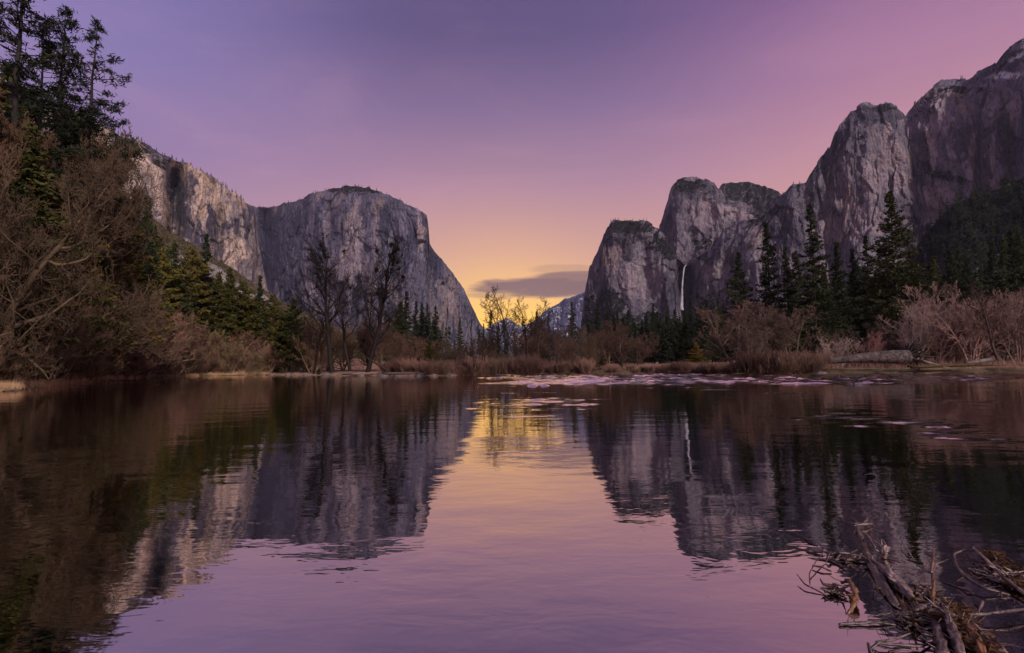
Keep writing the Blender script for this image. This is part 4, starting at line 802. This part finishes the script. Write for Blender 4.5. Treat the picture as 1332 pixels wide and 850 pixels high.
def rock(px, Y, w, h, label, group, col=(1, 1, 1), z=None):
    rs = np.random.RandomState(int(px * 7 + Y)); n = 14; mth = 9
    th = np.linspace(0, 2 * math.pi, n, endpoint=False); ph = np.linspace(-.5, 1, mth) * math.pi / 2
    T, Pp = np.meshgrid(th, ph); x = np.cos(Pp) * np.cos(T); y = np.cos(Pp) * np.sin(T); zz = np.sin(Pp)
    d = 1 + .35 * pn(x * 1.3 + px, y * 1.3, zz * 1.3) + .15 * pn(x * 3 + px, y * 3, zz * 3)
    V = np.stack([x * d * w, y * d * w * .7, zz * d * h], -1).reshape(-1, 3); F = []
    for j in range(mth - 1):
        for i in range(n): F.append((j * n + i, j * n + (i + 1) % n, (j + 1) * n + (i + 1) % n, (j + 1) * n + i))
    X = xat(px, Y); o = obj('boulder', mesh_np('boulder', V, np.array(F), M['stone'], True), loc=(X, Y, (max(0, float(gh(X, Y))) if z is None else z) - h * .15)); o.color = (*col, 1)
    return tag(o, label, 'boulder', group)
for (px, w, h, dy) in [(375, .9, .5, .2), (398, .6, .35, .4), (425, 1.1, .6, .2), (447, .7, .4, .3), (470, 1.0, .6, .0), (500, 1.3, .5, .1), (520, 1.2, .45, .1), (548, 1.0, .5, .2), (563, .8, .4, .3), (588, 1.0, .3, .0), (350, .8, .4, .2), (330, .5, .3, .1)]:
    rock(px, bank_Y(px, dy), w, h, 'brown boulder half sunk at the waterline near the leafless pair', 'boulders along the far waterline', z=.05)
for (px, w, h) in [(14, .45, .3), (36, .35, .25), (50, .3, .25), (90, .4, .25), (112, .35, .2), (128, .3, .2)]:
    rock(px, bank_Y(px, -.1), w, h, 'small rounded tan rock on the left shoreline among golden grass', 'rocks along the left shoreline', z=.03)
rock(1068, bank_Y(1068, -6), .9, .35, 'dark flat rock in the water left of the fallen trunk', None, z=0.0)

def log_obj(name, pts, rad, mat, label, cat, group=None, n=10, bump=.35, seed=1, sub=3):
    pts = np.array(pts, float); K = (len(pts) - 1) * sub + 1; q = np.linspace(0, len(pts) - 1, K)
    # smooth interpolation
    PP = np.stack([np.interp(q, range(len(pts)), pts[:, i]) for i in range(3)], 1)
    if len(pts) > 2:
        for _ in range(2): PP[1:-1] = PP[1:-1] * .5 + (PP[:-2] + PP[2:]) * .25
    rr = np.interp(q, range(len(pts)), rad); V, F = chain_tube(PP, rr, n, bump, seed)
    c = pts.mean(0); o = obj(name, mesh_np(name, V - c, F, mat, True), loc=c); o.color = (.75, .6, .55, 1)
    return tag(o, label, cat, group)
# the big fallen trunk
def big_log():
    Y = bank_Y(1130, 3.); A = at(1078, 470, Y + 1); B = at(1184, 465, Y - 1.5)
    e = bpy.data.objects.new('fallen_trunk', None); COL.objects.link(e); e.location = ((A + B) / 2); tag(e, 'huge fallen tree trunk lying on the right shore with its dark broken root end', 'log')
    c = (A + B) / 2; K = 120; t_ = np.linspace(0, 1, K)[:, None]; PP = A + (B - A) * t_; rad = np.interp(t_[:, 0], [0, .5, .9, 1.], [.4, .75, 1.05, 1.0])
    PP[:, 2] += .25 * np.sin(t_[:, 0] * 3.1) ; V, F = chain_tube(PP, rad, 40, .07, 4)
    o = obj('trunk', mesh_np('fallen_trunk', V - c, F, mat_wood('fallen_bark', (.022, .018, .018), (.15, .11, .105), (.010, .008, .008), scale=.4, wet=.9), True), e)
    rs = random.Random(5); segs = []
    for i in range(150):
        a = rs.uniform(0, 6.28); d = np.array([rs.uniform(.3, 1.1), math.cos(a) * .6, math.sin(a) * .9]); p = B + np.array([-.3, math.cos(a) * .8, math.sin(a) * .9]); L = rs.uniform(.6, 2.4)
        q = p + d * L * .5; r = q + (d + np.array([rs.gauss(0, .4), rs.gauss(0, .4), rs.gauss(0, .4)])) * L * .5; segs += [(p - c, q - c, .17, .11), (q - c, r - c, .11, .03)]
    obj('roots', mesh_np('fallen_roots', *segs_mesh(segs, 5), M['bark_dark']), e)
big_log()
# bank logs right of it
Yb = bank_Y(1240, 1.2)
for (pts, r, mt, lab) in [([(1185, 478), (1225, 476), (1260, 474.5), (1300, 476)], .2, 'moss', 'long mossy log lying along the right bank'), ([(1195, 481), (1240, 479.5), (1290, 479), (1340, 480.5)], .22, 'bark_brown', 'mossy log at the waterline of the right bank'),
                          ([(1200, 470), (1222, 476), (1240, 481)], .14, 'stone', 'slanting grey branch resting on the mossy bank logs'), ([(1255, 473), (1275, 470), (1290, 468)], .22, 'stone', 'short grey log stub on top of the right bank')]:
    P = [at(a, b, Yb - i * .1) for i, (a, b) in enumerate(pts)]; log_obj('log', P, [r] * len(P), M[mt], lab, 'log', 'logs on the right bank', bump=.5, seed=r * 10)
P = [at(a, b, bank_Y(500, -.6)) for a, b in [(472, 462), (485, 471), (500, 480), (509, 486)]]
log_obj('log', P, [.07, .14, .2, .26], M['bark_dark'], 'dark dead snag slanting down into the water below the leafless pair', 'log', seed=3)
P = [at(a, b, bank_Y(470, -.3)) for a, b in [(445, 487), (470, 488), (500, 487)]]
log_obj('log', P, [.12, .16, .1], M['drift'], 'thin floating log under the slanting snag', 'log', seed=4)
P = [at(a, b, bank_Y(200, 0)) for a, b in [(192, 481), (203, 486), (212, 490)]]
log_obj('log', P, [.12, .18, .2], M['bark_pale'], 'short grey log sloping into the water on the left bank', 'log', seed=5)
P = [at(a, b, bank_Y(540, -1)) for a, b in [(498, 486), (520, 486), (545, 485.5), (566, 486)]]
log_obj('log', P, [.2, .26, .22, .16], M['drift'], 'pale log lying at the waterline right of the snag', 'log', seed=6)

# ------------------------------------------------------------------ driftwood in the near water
def zz(a, b): return 960 + a / 3.58, 640 + b / 3.58
def drift(pts, rad, mt, lab, name='driftwood_branch', group='driftwood snagged in the near water', n=9, bump=.4, seed=1):
    P = []
    for a, b, z in pts:
        P.append(gnd(*zz(a, b), z * .7))
    o = log_obj(name, P, [r * .7 for r in rad], M[mt], lab, 'driftwood', group, n=22 if max(rad) > .015 else n, bump=.62 if max(rad) > .015 else bump, seed=seed, sub=14); o.color = (1, 1, 1, 1)
    if max(rad) > .011:         # snapped side shoots and splinters, all one piece with the branch
        rq = random.Random(seed); segs = []; c = Vector(o.location)
        for q in range(int(5 + max(rad) * 300)):
            k = rq.randrange(len(P) - 1); f = rq.random(); p = P[k] * (1 - f) + P[k + 1] * f; ax = P[k + 1] - P[k]; ax = ax / (np.linalg.norm(ax) + 1e-9)
            d = ax * rq.uniform(-.5, 1.) + np.array([rq.gauss(0, .6), rq.gauss(0, .6), rq.uniform(-.1, .6)]); d /= np.linalg.norm(d); L = rq.uniform(.02, .11); r = max(rad) * rq.uniform(.1, .28)
            w = p + d * L * .5; x = w + (d + np.array([rq.gauss(0, .3), rq.gauss(0, .3), rq.gauss(0, .2)])) * L * .5; segs += [(p - c, w - c, r, r * .7), (w - c, x - c, r * .7, r * .2)]
        V2, F2 = segs_mesh(segs, 5); me = o.data; co = np.empty(len(me.vertices) * 3, np.float32); me.vertices.foreach_get('co', co); fi = np.empty(len(me.loops), np.int32); me.loops.foreach_get('vertex_index', fi)
        V3, F3 = join([(co.reshape(-1, 3), fi.reshape(-1, 4)), (V2, F2)]); o.data = mesh_np(name, V3, F3, M[mt], True)
    return o
mm = .001
drift([(555, 165, .03), (600, 290, .02), (660, 410, .03), (740, 530, .02)], [.018, .03, .036, .022], 'drift', 'long dark log running down the middle of the driftwood', 'driftwood_log', seed=1)
drift([(620, 320, .03), (700, 380, .05), (765, 450, .05), (815, 505, .03)], [.02, .036, .042, .025], 'drift_pale', 'pale barkless log lying beside the long dark one', 'driftwood_log', seed=2)
drift([(672, 312, -.01), (683, 285, .05), (690, 255, .09)], [.028, .028, .024], 'drift_pale', 'short pinkish stub sticking up above the pale log', 'driftwood_log', seed=3)
drift([(480, 425, .02), (515, 412, .06), (540, 450, .08), (548, 500, .06), (525, 550, .02), (498, 585, -.02)], [.008, .014, .018, .018, .012, .005], 'drift_orange', 'curved claw shaped branch standing alone in the pink water', seed=4)
drift([(470, 617, .01), (560, 612, .015), (650, 606, .02), (740, 622, .0)], [.009, .012, .011, .006], 'drift', 'straight thin stick floating level below the claw branch', seed=5)
drift([(615, 735, .0), (650, 705, .03), (740, 712, .03), (850, 722, .02), (905, 700, .01)], [.008, .009, .009, .008, .005], 'drift', 'wavy twig at the bottom edge left of the tangle', seed=6)
drift([(640, 700, .01), (720, 690, .03), (800, 660, .05)], [.007, .008, .005], 'drift', 'rising twig just above the wavy bottom twig', seed=7)
drift([(605, 705, .0), (612, 725, .02), (620, 750, .0)], [.007, .009, .006], 'drift', 'tiny upright twig at the left end of the bottom twigs', seed=8)
drift([(700, 745, .0), (760, 735, .02), (840, 740, .01)], [.007, .008, .006], 'drift', 'lowest twig touching the bottom edge', seed=9)
drift([(905, 520, .0), (910, 440, .08), (905, 360, .16), (912, 270, .22)], [.011, .012, .012, .006], 'drift_orange', 'upright orange forked branch standing out of the dark water', seed=10)
drift([(905, 375, .15), (865, 365, .13), (825, 390, .08), (790, 375, .05)], [.012, .011, .01, .006], 'drift_pale', 'pale crooked limb branching left from the upright orange branch', seed=11)
drift([(1050, 270, .12), (1005, 290, .12), (1015, 340, .10), (1060, 400, .07), (1150, 450, .04), (1265, 480, .01)], [.006, .009, .011, .012, .011, .007], 'drift', 'long thin bow shaped branch curving through the dark water', seed=12)
drift([(1035, 573, .03), (1140, 570, .05), (1240, 558, .06), (1350, 545, .05)], [.010, .012, .012, .009], 'drift', 'long grey stick crossing to the right edge', seed=13)
drift([(730, 580, .02), (800, 560, .06), (860, 535, .07), (930, 520, .06)], [.012, .018, .02, .014], 'drift', 'grey branch lying across the middle of the tangle', seed=14)
drift([(880, 555, .05), (950, 560, .07), (1010, 575, .07)], [.014, .02, .015], 'drift_pale', 'short pale branch in the heart of the tangle', seed=15)
drift([(950, 545, .08), (985, 600, .09), (1005, 660, .08), (1040, 760, .05)], [.018, .024, .028, .03], 'drift', 'thick grey root running to the bottom edge', 'driftwood_log', seed=16)
drift([(915, 620, .03), (940, 680, .05), (960, 760, .04)], [.03, .036, .03], 'drift', 'dark stump like log left of the thick grey root', 'driftwood_log', seed=17)
drift([(1060, 590, .02), (1130, 660, .03), (1200, 720, .03), (1260, 780, .02)], [.018, .024, .028, .024], 'drift_pale', 'pale weathered log slanting to the lower right', 'driftwood_log', seed=18)
drift([(1020, 570, .04), (1075, 640, .05), (1130, 730, .05), (1160, 800, .05)], [.016, .024, .026, .02], 'drift_orange', 'mossy orange brown log between root and pale weathered log', 'driftwood_log', seed=19)
drift([(740, 480, .0), (790, 560, .03), (840, 640, .02)], [.01, .016, .01], 'drift_orange', 'orange strip of bark beside the pale barkless log', seed=20)
drift([(1090, 255, .08), (1140, 300, .10), (1190, 350, .08), (1240, 400, .06), (1340, 480, .04)], [.008, .012, .014, .014, .012], 'drift_pale', 'pale ragged branch reaching the right edge above the long stick', seed=21)
drift([(1270, 390, .06), (1310, 385, .08), (1345, 410, .07)], [.008, .011, .009], 'drift', 'small hooked twig at the right edge', seed=22)
drift([(275, 385, .05), (310, 430, .03), (350, 450, .02), (415, 485, .0)], [.004, .006, .006, .004], 'drift', 'thin twig floating leftmost in the pink water', seed=23)
drift([(335, 430, .0), (332, 380, .03), (365, 320, .05), (402, 278, .06)], [.005, .005, .005, .004], 'drift', 'thin twig rising above the leftmost floating one', seed=24)
drift([(345, 345, .02), (390, 350, .03), (435, 372, .01)], [.006, .009, .006], 'drift', 'short dark twig right of the rising twig', seed=25)
drift([(290, 205, .0), (330, 225, .02), (370, 245, .01)], [.007, .010, .006], 'drift', 'dark twig in the rippled water at the top of the driftwood', seed=26)
drift([(755, 215, .06), (780, 250, .05), (815, 310, .02)], [.004, .005, .004], 'drift_pale', 'fine pale straw above the dark water right of the stub', seed=27)
drift([(600, 190, .05), (620, 230, .05), (640, 260, .02)], [.005, .008, .006], 'drift_pale', 'pale splinter at the head of the long dark log', seed=28)
drift([(540, 160, .02), (590, 150, .04), (630, 150, .02)], [.012, .014, .006], 'drift_pale', 'pale broken end topping the long dark log', seed=29)
drift([(950, 420, .0), (1020, 440, .01), (1095, 470, .0)], [.004, .005, .004], 'drift', 'faint thin twig in the dark water beneath the bow shaped branch', seed=30)
drift([(1100, 490, .03), (1140, 510, .05), (1120, 560, .03)], [.008, .01, .006], 'drift', 'bent twig hanging over the long grey stick', seed=31)
# knotted root and bark masses
def tangle(name, a, b, ra, n, mt, lab, seed, L=.09, r=.004, h=.03):
    rs = np.random.RandomState(seed); c = gnd(*zz(a, b), .01); e1 = gnd(*zz(a + ra, b), .01); rad = abs(e1[0] - c[0]); segs = []
    for i in range(n):
        p = c + np.array([rs.normal(0, rad * .5), rs.normal(0, rad * .5), abs(rs.normal(0, h * .5))]); d = rs.normal(size=3) * [1, 1, .18] + [.3, -.5, 0]; d /= np.linalg.norm(d)
        q = p + d * L * rs.uniform(.3, 1); d2 = d + rs.normal(0, .5, 3); w = q + d2 / np.linalg.norm(d2) * L * .6; r1 = r * rs.uniform(.5, 1.4)
        segs += [(p, q, r1, r1), (q, w, r1, r1 * .4)]
    return tag(obj(name, mesh_np(name, *segs_mesh(segs, 5), M[mt])), lab, 'driftwood', 'driftwood snagged in the near water')
tangle('root_tangle', 480, 310, 75, 30, 'drift', 'dark knotted root mass at the upper left of the driftwood', 1, r=.008)
tangle('root_tangle', 850, 470, 50, 70, 'drift', 'matted fibrous root ball right of the pale barkless log', 2, L=.06, r=.006)
tangle('root_tangle', 450, 465, 30, 24, 'drift', 'small dark root knot left of the claw branch', 3, L=.06, r=.006)
tangle('root_tangle', 1210, 400, 80, 60, 'drift_pale', 'pale brushy debris around the ragged branch at the right', 4, L=.07, r=.006)
tangle('root_tangle', 780, 610, 60, 20, 'drift', 'loose dark twigs at the left of the tangle', 5, L=.09, r=.005)
tangle('root_tangle', 900, 590, 80, 34, 'drift', 'dense twig knot where the branches cross', 6, L=.09, r=.006)
def litter(name, cs, n, lab, seed):
    rs = np.random.RandomState(seed); C = []
    for (a, b, ra) in cs:
        c = gnd(*zz(a, b), .02); rad = abs(gnd(*zz(a + ra, b), .02)[0] - c[0]); C.append(c + np.stack([rs.normal(0, rad * .5, n), rs.normal(0, rad * .6, n), np.abs(rs.normal(0, .014, n))], 1))
    C = np.concatenate(C); k = len(C); D = rs.normal(size=(k, 3)) * [1, 1, .3]
    return tag(obj(name, mesh_np(name, *leaves(C, D, rs.uniform(.03, .12, k), rs.uniform(.004, .016, k), rs), M['leaf_litter'])), lab, 'debris', kind='stuff')
litter('leaf_litter', [(960, 600, 90), (1060, 660, 80), (1010, 560, 60), (1130, 730, 60)], 230, 'orange brown rotting leaves and straw matted in the driftwood', 1)
litter('leaf_litter', [(1240, 350, 90), (1330, 440, 60), (1190, 300, 40)], 130, 'brown straw caught in the debris at the right edge', 2)

# ------------------------------------------------------------------ world: dusk sky
wd = bpy.data.worlds.new('World'); S.world = wd; wd.use_nodes = True; t = NT(wd.node_tree)
gen = t.n('ShaderNodeTexCoord').outputs['Generated']; sx, sy, sz = t.n('ShaderNodeSeparateXYZ', None, i0=t.vm('NORMALIZE', gen)).outputs
el = t.m('MULTIPLY', t.m('ARCSINE', sz), 180 / math.pi); az = t.m('MULTIPLY', t.m('ARCTAN2', sx, sy), 180 / math.pi)
elr = t.m('DIVIDE', t.m('MAXIMUM', el, 0.), 90., clamp=True)
def R_(stops): return t.ramp(elr, [(e / 90, lin(c)) for e, c in stops], 'B_SPLINE' if False else 'LINEAR')
center = R_([(0, (250, 175, 70)), (4, (244, 190, 105)), (8, (222, 172, 126)), (13, (200, 150, 140)), (20, (165, 126, 150)), (27, (128, 103, 141)), (34, (95, 80, 123)), (48, (80, 66, 112)), (90, (60, 52, 100))])
right = R_([(0, (232, 165, 120)), (8, (218, 160, 132)), (14, (206, 150, 142)), (20, (186, 134, 148)), (27, (160, 114, 148)), (34, (132, 93, 138)), (48, (95, 72, 120)), (90, (60, 52, 100))])
left = R_([(0, (190, 140, 150)), (8, (176, 135, 150)), (14, (158, 126, 156)), (20, (140, 116, 160)), (27, (130, 115, 167)), (34, (120, 109, 166)), (48, (85, 75, 130)), (90, (60, 52, 100))])
back = R_([(0, (200, 160, 170)), (10, (225, 175, 180)), (25, (190, 160, 190)), (50, (130, 115, 165)), (90, (60, 52, 100))])
c = t.mix(t.mr(az, 4., 42.), center, right); c = t.mix(t.mr(az, -8., -46., 0., 1.), c, left)
absaz = t.m('ABSOLUTE', az); c = t.mix(t.mr(absaz, 65., 125.), c, back)
vn_ = t.noise(t.n('ShaderNodeCombineXYZ', None, i0=t.m('MULTIPLY', az, .035), i1=t.m('MULTIPLY', el, .11)).outputs[0], 1., 5., .6, .8)
c = t.mix(t.m('MULTIPLY', t.mr(vn_, .45, .72), t.mr(el, 40., 14., .03, .16)), c, lin((214, 158, 168)))
# sunset glow just above the gap
ga = t.m('DIVIDE', t.m('SUBTRACT', az, -.5), 10.); gl = t.m('MULTIPLY', t.m('EXPONENT', t.m('MULTIPLY', t.m('MULTIPLY', ga, ga), -1.)), t.m('EXPONENT', t.m('DIVIDE', el, -4.5)))
c = t.mix(t.m('MULTIPLY', gl, 3.0, clamp=True), c, (1.25, .68, .09))
# cloud bank: long dark lens low over the gap and faint wisps
nv = t.n('ShaderNodeCombineXYZ', None, i0=t.m('MULTIPLY', az, .16), i1=t.m('MULTIPLY', el, .9)).outputs[0]
cn = t.noise(nv, 1.0, 5., .6, .3)
def lens(a0, e0, ra, re, amt, edge=.9, skew=0.):
    dx = t.m('DIVIDE', t.m('SUBTRACT', az, a0), ra); dy = t.m('DIVIDE', t.m('SUBTRACT', t.m('ADD', el, t.m('MULTIPLY', az, skew)), e0), re)
    dd = t.m('ADD', t.m('MULTIPLY', dx, dx), t.m('MULTIPLY', dy, dy)); dd = t.m('ADD', dd, t.m('MULTIPLY', t.m('SUBTRACT', cn, .5), 1.9))
    return t.mr(dd, .35, edge + .3, amt, 0.)
cl = t.m('MAXIMUM', lens(4.2, 8.9, 8.8, 1.3, .9), lens(5.5, 10.9, 4., .6, .25)); cl = t.m('MAXIMUM', cl, lens(-2., 8.1, 3.5, .5, .45)); cl = t.m('MAXIMUM', cl, lens(7., 9.6, 6., 1.2, .8))
c = t.mix(cl, c, lin((112, 82, 92)))
sky = t.n('ShaderNodeTexSky', dict(sky_type='NISHITA', sun_disc=False, sun_elevation=R(27), sun_rotation=R(150)))
bg1 = t.n('ShaderNodeBackground', None, Color=c, Strength=1.02); bg2 = t.n('ShaderNodeBackground', None, Color=sky.outputs[0], Strength=.004)
add = t.n('ShaderNodeAddShader', None, i0=bg1.outputs[0], i1=bg2.outputs[0]); o = t.n('ShaderNodeOutputWorld'); t.link(add.outputs[0], o.inputs[0])
# ------------------------------------------------------------------ one soft low sun lamp standing in for western afterglow, behind the right shoulder
sd = bpy.data.lights.new('afterglow_sun', 'SUN'); sd.energy = 3.3; sd.angle = R(5); sd.color = (1., .85, .76); so = bpy.data.objects.new('afterglow_sun', sd); COL.objects.link(so)
az_s, el_s = R(150), R(27)
dirv = Vector((math.sin(az_s) * math.cos(el_s), math.cos(az_s) * math.cos(el_s), math.sin(el_s))); so.rotation_euler = dirv.to_track_quat('Z', 'Y').to_euler()
S.view_settings.view_transform = 'Standard'; S.view_settings.look = 'None'; S.view_settings.exposure = .12; S.view_settings.gamma = 1
S.render.engine = 'CYCLES'; S.cycles.use_denoising = True; S.cycles.max_bounces = 5; S.cycles.diffuse_bounces = 2; S.cycles.glossy_bounces = 3; S.cycles.transparent_max_bounces = 8; S.cycles.caustics_reflective = False
S.cycles.use_adaptive_sampling = True; S.cycles.adaptive_threshold = .025; S.cycles.sample_clamp_direct = 2.5; S.cycles.sample_clamp_indirect = 2.0

# ------------------------------------------------------------------ the valley air
hv = [(x, y, z) for x in (-9500, 9500) for y in (-600, 12500) for z in (-12, 1750)]
me = bpy.data.meshes.new('haze'); me.from_pydata(hv, [], [(0, 1, 3, 2), (4, 6, 7, 5), (0, 4, 5, 1), (2, 3, 7, 6), (0, 2, 6, 4), (1, 5, 7, 3)])
hz = tag(obj('haze', me), kind='stuff'); hm = bpy.data.materials.new('haze'); hm.use_nodes = True; ht = NT(hm.node_tree); ho = ht.n('ShaderNodeOutputMaterial')
pv = ht.n('ShaderNodeVolumePrincipled', None, Color=(.72, .76, 1., 1), Density=1.4e-5); ht.link(pv.outputs[0], ho.inputs['Volume']); me.materials.append(hm)
